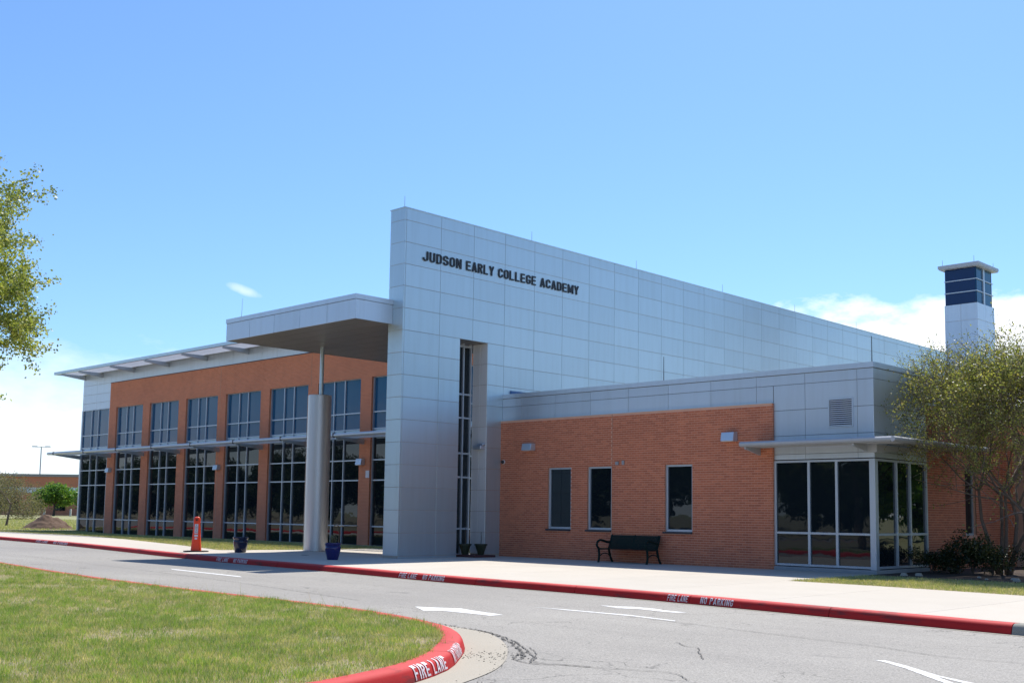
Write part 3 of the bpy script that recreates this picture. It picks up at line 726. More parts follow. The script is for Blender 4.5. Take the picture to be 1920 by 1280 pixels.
# return edge of brick wall: bricks wrap
b = MB(); b.box(L1-.002, L1+.008, -.012, .20, 0, 4.54); b.obj('wall_return', MT['brickwall'], bw)
for w0, w1 in wins:
    w = MB(); d0, d1 = .05, .14
    w.box(w0, w0+.06, d0, d1, WZ0, WZ1); w.box(w1-.06, w1, d0, d1, WZ0, WZ1); w.box(w0+.06, w1-.06, d0, d1, WZ0, WZ0+.07); w.box(w0+.06, w1-.06, d0, d1, WZ1-.06, WZ1)
    wo = w.obj('window', MT['frame'], bld); wo['front'] = 1; bevel(wo, .004, 1)
    panel(wo, 'pane', (w0+.06, .11, WZ0+.07), UX, w1-w0-.12, WZ1-WZ0-.13, .008, 'glass', 0, .002)
    s_ = MB(); s_.box(w0-.06, w1+.0, -.05, .13, WZ0-.055, WZ0-.002); s_.obj('sill', MT['sill'], wo)

# low wing metal fascia above brick and glass
b = MB(); b.box(0, L1, YQ+ti, 1.0, 4.5, 5.36); b.box(L1, L2-ti, YQ+ti, 1.0, 2.97, 5.36); b.box(L2-1, L2-ti, 1.0, 3.11, 2.97, 5.36)
fas = b.obj('fascia', MT['darkback'], bld)
FZ = [2.97, 3.12, 3.62, 4.32, 5.02, 5.30]
jx = [0, .9+0*1]+[.8995+i*1.5327 for i in range(1, 9)]+[L2]
jx = [0]+[.8995+i*1.5327 for i in range(9)]+[L2]
for x0, x1 in zip(jx, jx[1:]):
    for z0, z1 in zip(FZ, FZ[1:]):
        a, c_, zz0 = x0, x1, z0
        if z1 <= 4.4 or z0 < 4.5:
            if z1 <= 4.4:
                if c_ <= L1: continue
                a = max(a, L1+.012)
            else:
                if c_ <= L1: zz0 = 4.55
                elif a < L1:
                    panel(fas, 'panel', (a, YQ+ti-.001, 4.55), UX, L1-a, z1-4.55, .013, 'panel_light'); a = L1+.012
        # louvre opening
        panel(fas, 'panel', (a, YQ+ti-.001, zz0), UX, c_-a, z1-zz0, .013, 'panel_light')
YR = 3.10
for z0, z1 in zip(FZ, FZ[1:]):
    for y0, y1 in ((YQ, 1.56), (1.56, YR)) if 0 else ((YQ, YR),):
        panel(fas, 'panel', (L2-ti+.001, y0, z0), UY, y1-y0, z1-z0, .013, 'panel_light')
for y0, y1 in ((YR, 5.6), (5.6, 8.2)): panel(fas, 'panel', (L2-ti+.001, y0, 4.55), UY, y1-y0, 5.30-4.55, .013, 'panel_light')
b = MB(); b.box(L2-1, L2-ti, 3.11, 8.2, 4.5, 5.36); b.obj('fascia_core', MT['darkback'], fas)
b = MB(); b.box(.002, L2+.03, YQ-.03, YQ+.35, 5.31, 5.45); b.box(L2-.3, L2+.03, YQ+.35, 8.2, 5.31, 5.45); cp = b.obj('parapet_cap', MT['panel_light'], fas)
b = MB(); b.box(.0, L2-.35, YQ+.40, 30, 5.0, 5.15); b.box(.0, L2-.35, 8, 8.2, 0, 5.0); b.obj('low_roof', MT['roof'], bld)
b = MB(); b.box(.001, .05, .42, 2.6, 5.45, 5.62); b.obj('blue_flashing', MT['blueflash'], bld)
# wall louvre
lv = MB(); x0, x1, z0, z1 = 12.33, 13.05, 3.79, 4.55
for a in ((x0, x1, z0, z0+.03), (x0, x1, z1-.03, z1), (x0, x0+.03, z0+.03, z1-.03), (x1-.03, x1, z0+.03, z1-.03)): lv.box(a[0], a[1], YQ-.03, YQ+.003, a[2], a[3])
lvo = lv.obj('wall_louvre', MT['panel_light'], bld)
b = MB(); b.box(x0+.03, x1-.03, YQ-.002, YQ+.002, z0+.03, z1-.03); b.obj('backing', MT['vent'], lvo)
sm = MB(); sm.quadbox([(0, -.026, -.02), (x1-x0-.06, -.026, -.02), (x1-x0-.06, -.020, -.02), (0, -.020, -.02), (0, -.014, .004), (x1-x0-.06, -.014, .004), (x1-x0-.06, -.008, .004), (0, -.008, .004)]); sme = sm.mesh('slat', MT['slat_light'])
for i in range(13): link('slat', sme, lvo, loc=(x0+.03, YQ, z0+.06+i*.0535))
# right corner glazing
G0, G1, TR = .12, 2.95, 1.0
cg = MB(); yy0, yy1 = YQ-.01, YQ+.10
for x in (L1+.04, 11.71, 12.53): cg.box(x-.035, x+.035, yy0, yy1, G0, G1)
cg.box(L2-.14, L2+.02, yy0-.02, YQ+.14, G0-.02, G1)
for z in (G0+.03, TR, G1-.03): cg.box(L1+.075, L2-.14, yy0+.004, yy1, z-.03, z+.03)
for y in (1.28, 2.07, YR-.04): cg.box(L2-.10, L2+.012, y-.035, y+.035, G0, G1)
for z in (G0+.03, TR, G1-.03): cg.box(L2-.10, L2+.008, YQ+.14, YR-.075, z-.03, z+.03)
cgo = cg.obj('corner_window', MT['frame'], bld); bevel(cgo, .004, 1)
for a, c_ in ((L1+.075, 11.675), (11.745, 12.495), (12.565, L2-.14)):
    for z0, z1 in ((G0+.06, TR-.03), (TR+.03, G1-.06)): panel(cgo, 'pane', (a, YQ+.05, z0), UX, c_-a, z1-z0, .008, 'glass', 0, .0012)
for a, c_ in ((YQ+.14, 1.245), (1.315, 2.035), (2.105, YR-.075)):
    for z0, z1 in ((G0+.06, TR-.03), (TR+.03, G1-.06)): panel(cgo, 'pane', (L2-.05, a, z0), UY, c_-a, z1-z0, .008, 'glass', 0, .0012)
b = MB(); b.box(L1+.01, L2+.03, YQ-.05, YQ+.3, -.01, G0-.02); b.box(L2-.3, L2+.03, YQ+.3, YR, -.01, G0-.02); b.obj('concrete_plinth', MT['concrete_base'], bld)
# brick side wall beyond the glazing
b = MB(); b.box(L2-.3, L2, YR, 5.6, -.01, 4.54); b.box(L2-.3, L2, 6.36, 8.2, -.01, 4.54); b.box(L2-.3, L2, 5.6, 6.36, -.01, .95); b.box(L2-.3, L2, 5.6, 6.36, 2.9, 4.54)
sw = b.obj('side_wall', MT['mortar'], bld)
laybricks(sw, YR, 8.2, 4.53, L2, 'y', [(5.6, 6.36, .90, 2.9)], 0)
w = MB(); w.box(L2-.16, L2-.08, 5.6, 5.66, .95, 2.9); w.box(L2-.16, L2-.08, 6.30, 6.36, .95, 2.9); w.box(L2-.16, L2-.08, 5.66, 6.30, .95, 1.01); w.box(L2-.16, L2-.08, 5.66, 6.30, 2.84, 2.9)
wo = w.obj('window', MT['frame'], bld); wo['front'] = 1; panel(wo, 'pane', (L2-.12, 5.66, 1.01), UY, .64, 1.83, .008, 'glass', 0)
b = MB(); b.box(L2-.3, 14.02, 8.2, 9.5, -.01, 4.3); pier = b.obj('brick_pier', MT['brickwall'], bld)
b = MB(); b.box(14.02, 15.6, 8.32, 9.5, -.01, 4.0); b.obj('stucco_wall', MT['stucco'], bld)

# right awning (thin aluminium edge, slats, tapered brackets)
AZ0, AZ1 = 3.30, 3.445
def bull(b, pts, z0, z1, d):   # half-round edge beam swept between two points: pts = (x0,y0),(x1,y1)
    (x0, y0), (x1, y1) = pts; dx, dy = x1-x0, y1-y0; L_ = math.hypot(dx, dy); nx, ny = dy/L_, -dx/L_
    pr = [(0, z0), (d*.6, z0+.01), (d, z0+(z1-z0)*.35), (d, z0+(z1-z0)*.7), (d*.6, z1-.005), (0, z1)]
    k = len(b.v)
    for (x, y) in pts:
        for o_, z in pr: b.v.append((x+nx*o_, y+ny*o_, z))
    n = len(pr); b.f += [(k+j, k+n+j, k+n+j+1, k+j+1) if 1 else 0 for j in range(n-1)]+[(k+n-1, k+2*n-1, k+n, k)]+[tuple(range(k, k+n)), tuple(range(k+2*n-1, k+n-1, -1))]
b = MB(); AX0, AX1, AY0, AY1 = 10.12, 14.64, -.86, 4.9
bull(b, [(AX0, AY0+.10), (AX1-.10, AY0+.10)], AZ0, AZ1, .10); bull(b, [(AX1-.10, AY0+.0), (AX1-.10, AY1)], AZ0, AZ1, .10)
aw = b.obj('awning', MT['white_metal'], bld)
b = MB(); b.poly([(AX0+.02, AY0+.10), (AX1-.10, AY0+.10), (AX1-.10, AY1), (L2+.04, AY1), (L2+.04, YQ-.06), (AX0+.02, YQ-.06)], AZ0+.03, AZ0+.07); b.obj('awning_deck', MT['white_metal'], aw)
for k in range(4):
    y = AY0+.22+k*.17; b = MB(); b.box(AX0+.02, AX1-.15, y, y+.05, AZ0-.0, AZ0+.03); b.obj('louvre', MT['white_metal'], aw)
def bracket(parent, root, tip, z1, dr, dt, w=.06, mat='white_metal'):
    r = Vector(root); t = Vector(tip); d = (t-r).normalized(); n = Vector((-d.y, d.x))*w/2
    P = []
    for q, dz in ((r, dr), (t, dt)):
        P.append([(q.x-n.x, q.y-n.y), (q.x+n.x, q.y+n.y), dz])
    (a, b1, d0), (c_, d_, d1) = P
    b = MB(); b.quadbox([(a[0], a[1], z1-d0), (c_[0], c_[1], z1-d1), (d_[0], d_[1], z1-d1), (b1[0], b1[1], z1-d0), (a[0], a[1], z1), (c_[0], c_[1], z1), (d_[0], d_[1], z1), (b1[0], b1[1], z1)])
    o = b.obj('bracket', MT[mat], parent)
    return o
bracket(aw, (10.24, -.01), (10.24, -.74), AZ0, .19, .05); bracket(aw, (13.44, YQ-.01), (13.44, -.74), AZ0, .19, .05)
b = MB(); b.box(13.36, L2+.10, YQ-.07, YQ+.34, AZ0-.20, AZ0-.0); b.obj('corner_block', MT['white_metal'], aw)
b = MB(); b.quadbox([(L2+.02, .34, AZ0-.17), (L2+.08, .34, AZ0-.17), (L2+.08, 3.0, AZ0-.06), (L2+.02, 3.0, AZ0-.06), (L2+.02, .34, AZ0), (L2+.08, .34, AZ0), (L2+.08, 3.0, AZ0), (L2+.02, 3.0, AZ0)]); b.obj('bracket', MT['white_metal'], aw)

# wall lights, camera, vents on the brick
def wall_light(parent, x, y, z, w=.42, h=.23, d=.25):
    b = MB(); b.quadbox([(x, y-d, z), (x+w, y-d, z), (x+w, y, z), (x, y, z), (x, y-d*.8, z+h), (x+w, y-d*.8, z+h), (x+w, y, z+h), (x, y, z+h)])
    o = b.obj('wall_light', MT['panel_light'], parent); bevel(o, .012)
    b = MB(); b.box(x+.03, x+w-.03, y-d+.03, y-.03, z-.008, z+.0); b.obj('lens', MT['white'], o); return o
wall_light(bw, 1.22, -.012, 3.50); wall_light(bw, 9.10, -.012, 3.53, .42, .25)
b = MB(); b.tube([(.17, -.01, 3.15), (.17, -.05, 3.15)], [.07, .07], 16); so = b.obj('security_camera', MT['white'], bw, True)
b = MB(); pr = [(.001, -.135), (.03, -.128), (.05, -.105), (.058, -.075), (.058, -.05)]
k = 0
for r_, yv in pr:
    for j in range(16): t = 2*math.pi*j/16; b.v.append((.17+r_*math.cos(t), yv, 3.15+r_*math.sin(t)))
for i in range(4):
    for j in range(16): b.f.append((i*16+j, i*16+(j+1) % 16, (i+1)*16+(j+1) % 16, (i+1)*16+j))
b.obj('dome', MT['black'], so, True)
for x in (5.08, 5.34):
    b = MB(); b.box(x, x+(.12 if x < 5.2 else .08), -.05, -.01, 2.95, 3.05 if x < 5.2 else 3.08); b.obj('outlet_box', MT['galv'], bw)
# little curved light on the slot jamb
b = MB(); b.box(-.42, -.04, SL1-.22, SL1-.0, 3.55, 3.68); b.box(-.30, -.0, SL1-.16, SL1-.0, 3.68, 3.74); o = b.obj('wall_light', MT['panel_light'], bld); bevel(o, .03, 3)

# ------------------------------------------------------------------ left wing
# the wing is drawn on its own module and then set back behind the entrance plaza
WING = []; WK = 1.22; WOFF = (-6.016, 5.924, -.316)
PW = 3.5652; WWD = 2.7461; WX0 = -29.1472; WT = 6.694; BT = 8.006; BF = YW-.10
b = MB(); b.box(-29.90, 4.34, BF, YW+.5, WT, BT)
for i in range(-1, 9):
    x0 = WX0+i*PW+WWD+.13; x1 = WX0+(i+1)*PW
    if i == -1: x0 = -29.93
    if i == 8: x1 = 4.34
    b.box(x0, x1, BF, YW+.5, -.01, WT)
lw = b.obj('brick_wall', MT['brickwall'], bld)
for i in (2, 4, 6):
    x = WX0+i*PW+WWD+.13+.20; b = MB(); b.box(x-.010, x+.010, BF-.006, BF, 0, BT-.02); b.obj('control_joint', MT['stucco'], lw)
b = MB()
for i in range(0, 9): b.box(WX0+i*PW, WX0+i*PW+WWD+.13, BF+.04, YW+.5, -.01, .085)
b.box(XC, -29.93, BF+.04, YW+.5, -.01, .084); b.obj('sill_base', MT['concrete_base'], lw)
ZS = [.09, .86, 2.65, 3.44, 4.50, 4.66, 5.32, WT]
def bigwindow(x0, x1, yp, nm='window'):
    w = MB(); a, c_ = yp-.03, yp+.09; wd_ = x1-x0; mx_ = [x0+.023, x0+wd_*.35, x0+wd_*.60, x1-.023]
    for x in mx_: w.box(x-.023, x+.023, a, c_, ZS[0], WT)
    for z in ZS:
        for p, q in zip(mx_, mx_[1:]): w.box(p+.023, q-.023, a+.005, c_-.005, max(ZS[0], z-.024), min(WT, z+.024))
    wo = w.obj(nm, MT['frame'], bld)
    for z0, z1 in zip(ZS, ZS[1:]):
        if z1-z0 < .3:
            pn = MB(); pn.box(x0+.06, x1-.06, yp+.02, yp+.05, z0+.02, z1-.02); pn.obj('spandrel', MT['panel'], wo); continue
        for p, q in zip(mx_, mx_[1:]):
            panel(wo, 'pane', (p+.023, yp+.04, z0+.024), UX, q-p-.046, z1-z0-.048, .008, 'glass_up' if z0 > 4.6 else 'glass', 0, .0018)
for i in range(9): bigwindow(WX0+i*PW, WX0+i*PW+WWD+.13, YW+.02)
bigwindow(XC+.10, -29.94, YW-.06)
b = MB(); b.box(XC, XC+.10, BF-.0, YW+.2, -.01, WT); b.obj('corner_post', MT['panel_light'], bld)
b = MB(); b.box(XC+.01, 4.3, YW+.51, 30, -.01, 8.5); b.box(XC+.01, -29.95, YW+.2, YW+.52, 0, 8.5); b.box(XC+.01, XC+.05, YW, 30, 0, 8.5); b.obj('inner_walls', MT['panel'], bld)
# metal frieze above brick
b = MB(); b.box(XC+ti, 4.34, BF+.02+ti, YW+.5, BT+.02, 8.72); b.box(XC+ti, -29.9, BF+.02+ti, YW+.5, WT, BT+.02)
fr = b.obj('frieze', MT['jointback'], bld)
b = MB(); b.box(-29.9, 4.34, BF-.02, BF+.04, BT, BT+.03); b.obj('frieze_flashing', MT['sill'], fr)
x = -29.9
while x < 4.2:
    x1 = min(x+1.19, 4.33); panel(fr, 'panel', (x, BF+.02+ti, BT+.035), UX, x1-x, 8.72-BT-.035, .013, 'panel_light'); x = x1
for xa, xb in ((XC, -31.5), (-31.5, -29.9)):
    for z0, z1 in zip((WT, 7.07, 7.53, 8.04), (7.07, 7.53, 8.04, 8.72)): panel(fr, 'panel', (xa, BF+.02+ti, z0), UX, xb-xa, z1-z0, .013, 'panel_light')
# roof eave
EZ0, EZ1, EY, EX = 8.62, 8.74, -.90, -33.75
b = MB(); b.box(EX, 4.3, EY, EY+.12, EZ0-.02, EZ1); b.box(EX, EX+.12, EY+.12, 20, EZ0-.02, EZ1); ev = b.obj('roof_eave', MT['panel'], bld)
b = MB(); b.box(EX+.12, 4.3, YW-.15, YW+.6, EZ1-.04, EZ1-.01); b.box(EX+.12, 4.3, YW+.6, 20, 8.72, EZ1-.01); b.obj('roof_deck', MT['white_metal'], ev)
for k in range(9):
    y = EY+.16+k*.135; b = MB(); b.quadbox([(EX+.12, y, EZ0+.02), (4.3, y, EZ0+.02), (4.3, y+.03, EZ0+.02), (EX+.12, y+.03, EZ0+.02), (EX+.12, y+.065, EZ1-.03), (4.3, y+.065, EZ1-.03), (4.3, y+.095, EZ1-.03), (EX+.12, y+.095, EZ1-.03)]); b.obj('louvre', MT['slat_light'], ev)
for x in (-33.0, -30.95, -27.4, -23.85, -20.3, -16.75, -13.2, -9.65, -6.1, -2.55, 1.0):
    bracket(ev, (x, BF+.01), (x, EY+.10), EZ0+.0, .24, .09, .12, 'frame')
# sunshade at mid height
b = MB(); SX0, SX1, SY = -33.9, 4.3, -1.0
bull(b, [(SX0, SY+.09), (SX1, SY+.09)], 4.25, 4.40, .09); b.box(SX0, SX0+.06, SY+.09, BF-.02, 4.26, 4.39)
ss = b.obj('sunshade', MT['frame'], bld)
for k in range(5):
    y = SY+.24+k*.22; b = MB(); b.box(SX0+.06, SX1, y, y+.10, 4.28, 4.31); b.obj('louvre', MT['panel_light'], ss)
for i in range(-1, 9):
    x = WX0+i*PW-.41
    if i >= 0: bracket(ss, (x, BF+.0), (x, SY+.12), 4.27, .22, .06, .08, 'panel')
    b = MB(); b.box(x-.02, x+.02, SY-.012, SY+.1, 4.24, 4.41); b.obj('clip', MT['sill'], ss)
bracket(ss, (XC+.08, BF), (XC+.08, SY+.12), 4.27, .22, .06, .08, 'panel')
wall_light(lw, -8.42, BF, 3.24, .36, .25, .22); wall_light(lw, -19.05, BF, 3.24, .36, .22, .22); wall_light(lw, -29.72, BF, 3.3, .36, .22, .22)
b = MB(); b.box(-7.98, -7.76, BF-.02, BF, 2.74, 3.02); o = b.obj('notice', MT['label'], lw)

for o in [o for o in bld.children if o.name.split('.')[0] in ('window', 'corner_post', 'inner_walls', 'frieze', 'roof_eave', 'sunshade') or o is lw]:
    if o.get('front'): continue
    o.location = WOFF; o.scale = (WK, WK, WK)
# ------------------------------------------------------------------ entrance canopy, column
CX0, CX1, CY0, CY1, CZ0, CZ1 = -7.97, -.5, -5.88, 1.9, 7.36, 8.14
b = MB(); b.box(CX0+.02, CX1-.02, CY0+.02, CY1, CZ0+.05, CZ1-.16); cn = b.obj('canopy', MT['darkback'], bld)
jxs = [CX0, -6.19, -4.79, -3.26, -1.92, CX1]
jxs = [CX0, -6.47, -4.98, -3.49, -2.0, CX1]
for a, c_ in zip(jxs, jxs[1:]): panel(cn, 'panel', (a, CY0+.021, CZ0), UX, c_-a, .62, .014, 'panel_light')
panel(cn, 'panel', (CX1-.021, CY0, CZ0), UY, FY-CY0-.0, .62, .014, 'panel_light')
for a, c_ in ((CY0, -3.8), (-3.8, -1.7), (-1.7, .1), (.1, CY1)):
    panel(cn, 'panel', (CX0+.021, c_, CZ0), (0, -1), c_-a, .62, .014, 'panel_light')
b = MB(); b.box(CX0-.015, CX1+.015, CY0-.015, CY0+.25, CZ1-.155, CZ1); b.box(CX1-.25, CX1+.015, CY0+.25, FY-.002, CZ1-.155, CZ1); b.box(CX0-.015, CX0+.25, CY0+.25, CY1, CZ1-.155, CZ1); b.box(CX0+.25, CX1-.02, CY0+.25, CY1, CZ1-.12, CZ1-.08)
b.obj('canopy_cap', MT['panel_light'], cn)
ny = 11
for k in range(ny):
    y0 = CY0+.02+(CY1-CY0-.04)*k/ny; y1 = CY0+.02+(CY1-CY0-.04)*(k+1)/ny
    for xa, xb in ((CX0+.02, -5.5), (-5.5, -3.0), (-3.0, CX1-.02 if y1 < FY else -FWD-.02)):
        b = MB(); b.box(xa+.008, xb-.008, y0+.008, y1-.008, CZ0+.02, CZ0+.052); b.obj('soffit_panel', MT['soffit'], cn)
COLX, COLY, CR = -6.66, -2.72, .42
b = MB(); b.lathe([(CR, -.01), (CR, 5.60), (CR-.02, 5.62), (0.001, 5.62)], 48, (COLX, COLY)); co = b.obj('column', MT['column'], bld, True)
b = MB(); b.lathe([(CR+.004, .0), (CR+.004, .012)], 48, (COLX, COLY)); b.box(COLX-.345, COLX-.333, COLY-.302, COLY-.294, 0, 5.6); b.obj('seam', MT['jointback'], co)
b = MB(); b.lathe([(.075, 5.6), (.075, CZ0+.03)], 20, (COLX+.06, COLY)); b.obj('column_post', MT['panel'], co, True)

# ------------------------------------------------------------------ light tower behind
TWR = thing('clerestory_tower', 'slim square metal-clad tower with dark glazed top standing on the roof behind the fin wall', 'tower', (0, 0, 0))
TX, TY, TWx, TWy = 6.65, 24.0, 1.55, 1.98; tb, tg, tt = 5.0, 11.33, 13.02
b = MB(); b.box(TX-TWx+ti, TX-ti, TY+ti, TY+TWy-ti, tb, tg-.02); sh = b.obj('shaft', MT['jointback'], TWR)
hz = [5.0, 6.2, 7.27, 8.34, 9.50, 10.57, tg]
hz = [tg-.78-1.07*i for i in range(6)][::-1]; hz = [h for h in hz if h > tb]+[tg]
for z0, z1 in zip(hz, hz[1:]):
    for xa, xb in ((TX-TWx, TX-TWx*.5), (TX-TWx*.5, TX)): panel(sh, 'panel', (xa, TY+ti, z0), UX, xb-xa, z1-z0, .013, 'panel_light')
    for ya_, yb_ in ((TY, TY+TWy*.47), (TY+TWy*.47, TY+TWy)): panel(sh, 'panel', (TX-ti, ya_, z0), UY, yb_-ya_, z1-z0, .013, 'panel_light')
b = MB(); gx0, gx1, gy0, gy1 = TX-TWx+.02, TX-.03, TY+.04, TY+TWy-.06
b.box(gx0, gx1-.05, gy0+.05, gy1, tg-.03, tt); ln = b.obj('lantern', MT['vent'], TWR)
for k in range(3):
    z0 = tg+.02+k*(tt-tg)/3; z1 = z0+(tt-tg)/3-.03
    panel(ln, 'pane', (gx0, gy0+.05, z0), UX, gx1-gx0-.01, z1-z0, .012, 'glass_navy', .0); panel(ln, 'pane', (gx1-.05, gy0+.0, z0), UY, .76, z1-z0, .012, 'glass_up', 0); panel(ln, 'pane', (gx1-.05, gy0+.92, z0), UY, .84, z1-z0, .012, 'glass_up', 0)
    if k: b = MB(); b.box(gx0-.03, gx1+.015, gy0-.01, gy0+.04, z0-.04, z0); b.box(gx1-.04, gx1+.015, gy0+.04, gy1+.03, z0-.04, z0); b.obj('rail', MT['frame'], ln)
b = MB(); b.box(gx1-.05, gx1+.02, gy0+.77, gy0+.91, tg, tt); b.obj('mullion', MT['frame'], ln)
b = MB(); b.box(TX-TWx-.17, TX+.15, TY-.16, TY+TWy+.16, tt, tt+.05); b.box(TX-TWx-.20, TX+.18, TY-.19, TY+TWy+.19, tt+.05, tt+.18); b.obj('cap', MT['white_metal'], TWR)

# lightning rods
rm = MB(); rm.tube([(0, 0, 0), (0, 0, .45)], [.010, .006], 6); rme = rm.mesh('lightning_rod', MT['galv'])
for i, y in enumerate((-4.2, 1.7, 7.7, 13.7, 19.7, 25.7)): link('lightning_rod', rme, fin, loc=(-.3, y, ZT(y)+.01))
for p in ((-32.8, .6, 8.72), (-26.9, .6, 8.72), (-21.0, .6, 8.72)): link('lightning_rod', rme, ev, loc=p)
rm = MB(); rm.tube([(0, 0, 0), (.05, .0, .80)], [.010, .005], 6); o = link('lightning_rod', rm.mesh('lightning_rod', MT['galv']), cn, loc=(CX0+.3, CY0+.4, CZ1-.02))
for p, h in (((TX-TWx, TY-.1), .3), ((TX-.1, TY+.0), .35), ((TX, TY+TWy), .3)):
    b = MB(); b.tube([(p[0], p[1], tt+.15), (p[0], p[1], tt+.15+h)], [.012, .008], 6); b.obj('lightning_rod', MT['galv'], TWR)
for x, h, yy in ((6.72, .75, .25), (13.5, .70, .25)):
    b = MB(); b.tube([(x, yy, 5.45), (x, yy, 5.45+h)], [.012, .008], 6); b.obj('roof_rod', MT['black'], fas)

# ------------------------------------------------------------------ bench
bn = thing('park_bench', 'dark green metal bench with curved arms against the brick wall', 'bench', (5.98, -.16, 0))
bl = .90
SW = .03
def strap(name, prof, x0, x1, mat):   # profile in (y,z) swept in x
    b = MB(); k = 0; n = len(prof)
    for x in (x0, x1):
        for y, z in prof: b.v.append((x, y, z))
    for i in range(n): b.f.append((i, (i+1) % n, n+(i+1) % n, n+i))
    b.f += [tuple(range(n-1, -1, -1)), tuple(range(n, 2*n))]; return b.obj(name, mat, bn)
for i in range(17):
    z = .40+i*.0245; y = -.17+i*.0085
    strap('back_strap', [(y-.007, z), (y+.001, z), (y+.006, z+.0232), (y-.002, z+.0232)], -bl, bl, MT['bench'])
for i in range(14):
    y = -.62+i*.033; zz_ = .43-(.02 if i > 2 else (.035-.005*i) if i < 1 else .01)
    strap('seat_strap', [(y, zz_), (y+.031, zz_-.001), (y+.031, zz_+.008), (y, zz_+.009)], -bl, bl, MT['bench'])
for x in (-bl*.98, 0, bl*.98):
    b = MB(); b.tube([(x, -.17, .40), (x, -.01, .83)], [.018, .018], 8); b.obj('back_rib', MT['bench'], bn)
for sx_ in (-1, 1):
    x = sx_*(bl+.02)
    e = MB()
    cv = lambda P, r: e.tube([tuple(p) for p in crom(P, .05)], [r]*len(crom(P, .05)), 8)
    cv([(x, -.64, .0), (x, -.60, .12), (x, -.60, .28), (x, -.62, .42)], .034)
    cv([(x, .03, .0), (x, -.06, .14), (x, -.12, .30), (x, -.15, .42)], .034)
    cv([(x, -.15, .42), (x, -.06, .62), (x, .0, .82)], .024)
    e.box(x-.02, x+.02, -.62, -.14, .38, .42)
    cv([(x, -.60, .16), (x, -.48, .24), (x, -.30, .27), (x, -.14, .22), (x, -.07, .15)], .016)
    eo = e.obj('end_frame', MT['bench'], bn, True)
    a = MB(); P = crom([(x, -.62, .42), (x, -.70, .50), (x, -.68, .60), (x, -.58, .66), (x, -.40, .645), (x, -.20, .60), (x, -.08, .60)], .05)
    a.tube([tuple(p) for p in P], [.036]*len(P), 8); a.obj('armrest', MT['bench'], eo, True)

# ------------------------------------------------------------------ pots
def pot(name, label, loc, prof, mat, n=28):
    t = thing(name, label, 'planter', loc); b = MB(); b.lathe(prof, n); b.obj('pot_body', MT[mat], t, True)
    ri, zi = prof[-1]; b = MB(); b.v = [(ri*math.cos(2*math.pi*j/n), ri*math.sin(2*math.pi*j/n), zi+.01) for j in range(n)]; b.f = [tuple(range(n))]; b.obj('soil', MT['soil'], t); return t
def potprof(r0, r1, h, neck=True):
    return [(.001, 0), (r0*.96, 0), (r0, .015), (r0+(r1-r0)*.55, h*.35), (r1*1.01, h*.66), (r1*.99, h*.76), (r1*.93, h*.80), (r1*.94, h*.84), (r1*1.02, h*.90), (r1*1.05, h*.97), (r1*1.03, h), (r1*.94, h), (r1*.90, h*.9), (r1*.88, h*.85)]
pot('planter', 'dark navy glazed pot, empty, in the sun near the kerb left of the column', (-6.73, -5.75, 0), potprof(.19, .25, .52), 'navypot')
t2 = pot('planter', 'cobalt blue glazed pot holding a brown shrub, in the shade right of the column', (-.33, -6.6, 0), potprof(.165, .235, .50), 'bluepot')
def leafcloud(n, cen, rad, size, seed, shell=.5):
    r = np.random.default_rng(seed); d = r.normal(size=(n, 3)); d /= np.linalg.norm(d, axis=1)[:, None]
    rr = r.uniform(shell, 1, n)**.6; c = np.array(cen)+d*rr[:, None]*np.array(rad); return leafquads(c, size, r)
def leafquads(c, size, r, flat=0.0):
    n = len(c); a = r.normal(size=(n, 3)); a[:, 2] *= (1-flat*.5); a /= np.linalg.norm(a, axis=1)[:, None]
    q = r.normal(size=(n, 3)); bb = np.cross(a, q); bb /= np.linalg.norm(bb, axis=1)[:, None]
    s = (size*r.uniform(.6, 1.3, n))[:, None]; w = s*.62
    V_ = np.stack([c-a*s*.5, c+bb*w*.5, c+a*s*.5, c-bb*w*.5], 1).reshape(-1, 3); F_ = np.arange(4*n).reshape(-1, 4); return V_, F_
V_, F_ = leafcloud(500, (0, 0, .58), (.13, .13, .17), .035, 3, 0); link('shrub', npmesh('shrub', V_, F_, MT['leaf_brush']), t2)
b = MB()
for i in range(14): a = random.uniform(0, 6.3); b.tube([(0, 0, .40), (.10*math.cos(a), .10*math.sin(a), .70+random.uniform(-.1, .08))], [.006, .003], 5)
b.obj('twigs', MT['bark'], t2)
b = MB(); b.box(-.30, .70, -1.78, -.85, .0, .07); mo = b.obj('door_step', MT['mat'], None, label='low red-brown step under the two green pots in the fin wall slot', cat='step'); bevel(mo, .01)
gp = [(.001, 0), (.10, 0), (.105, .02), (.12, .09), (.165, .22), (.19, .30), (.215, .31), (.22, .35), (.20, .35), (.17, .31)]
g1 = pot('urn', 'shaded green urn with a tall bare stem on the left of the red-brown step', (-.02, -1.55, .07), gp, 'greenpot')
g2 = pot('urn', 'green urn with rolled rim on the right of the red-brown step', (.28, -1.12, .07), gp, 'greenpot')
for t in (g1, g2):
    b = MB(); b.tube([(0, 0, .3), (.01, 0, .5), (-.01, .01, .75), (.0, .02, .95 if t is g1 else .55)], [.012, .010, .008, .004], 6); b.obj('stem', MT['bark'], t)

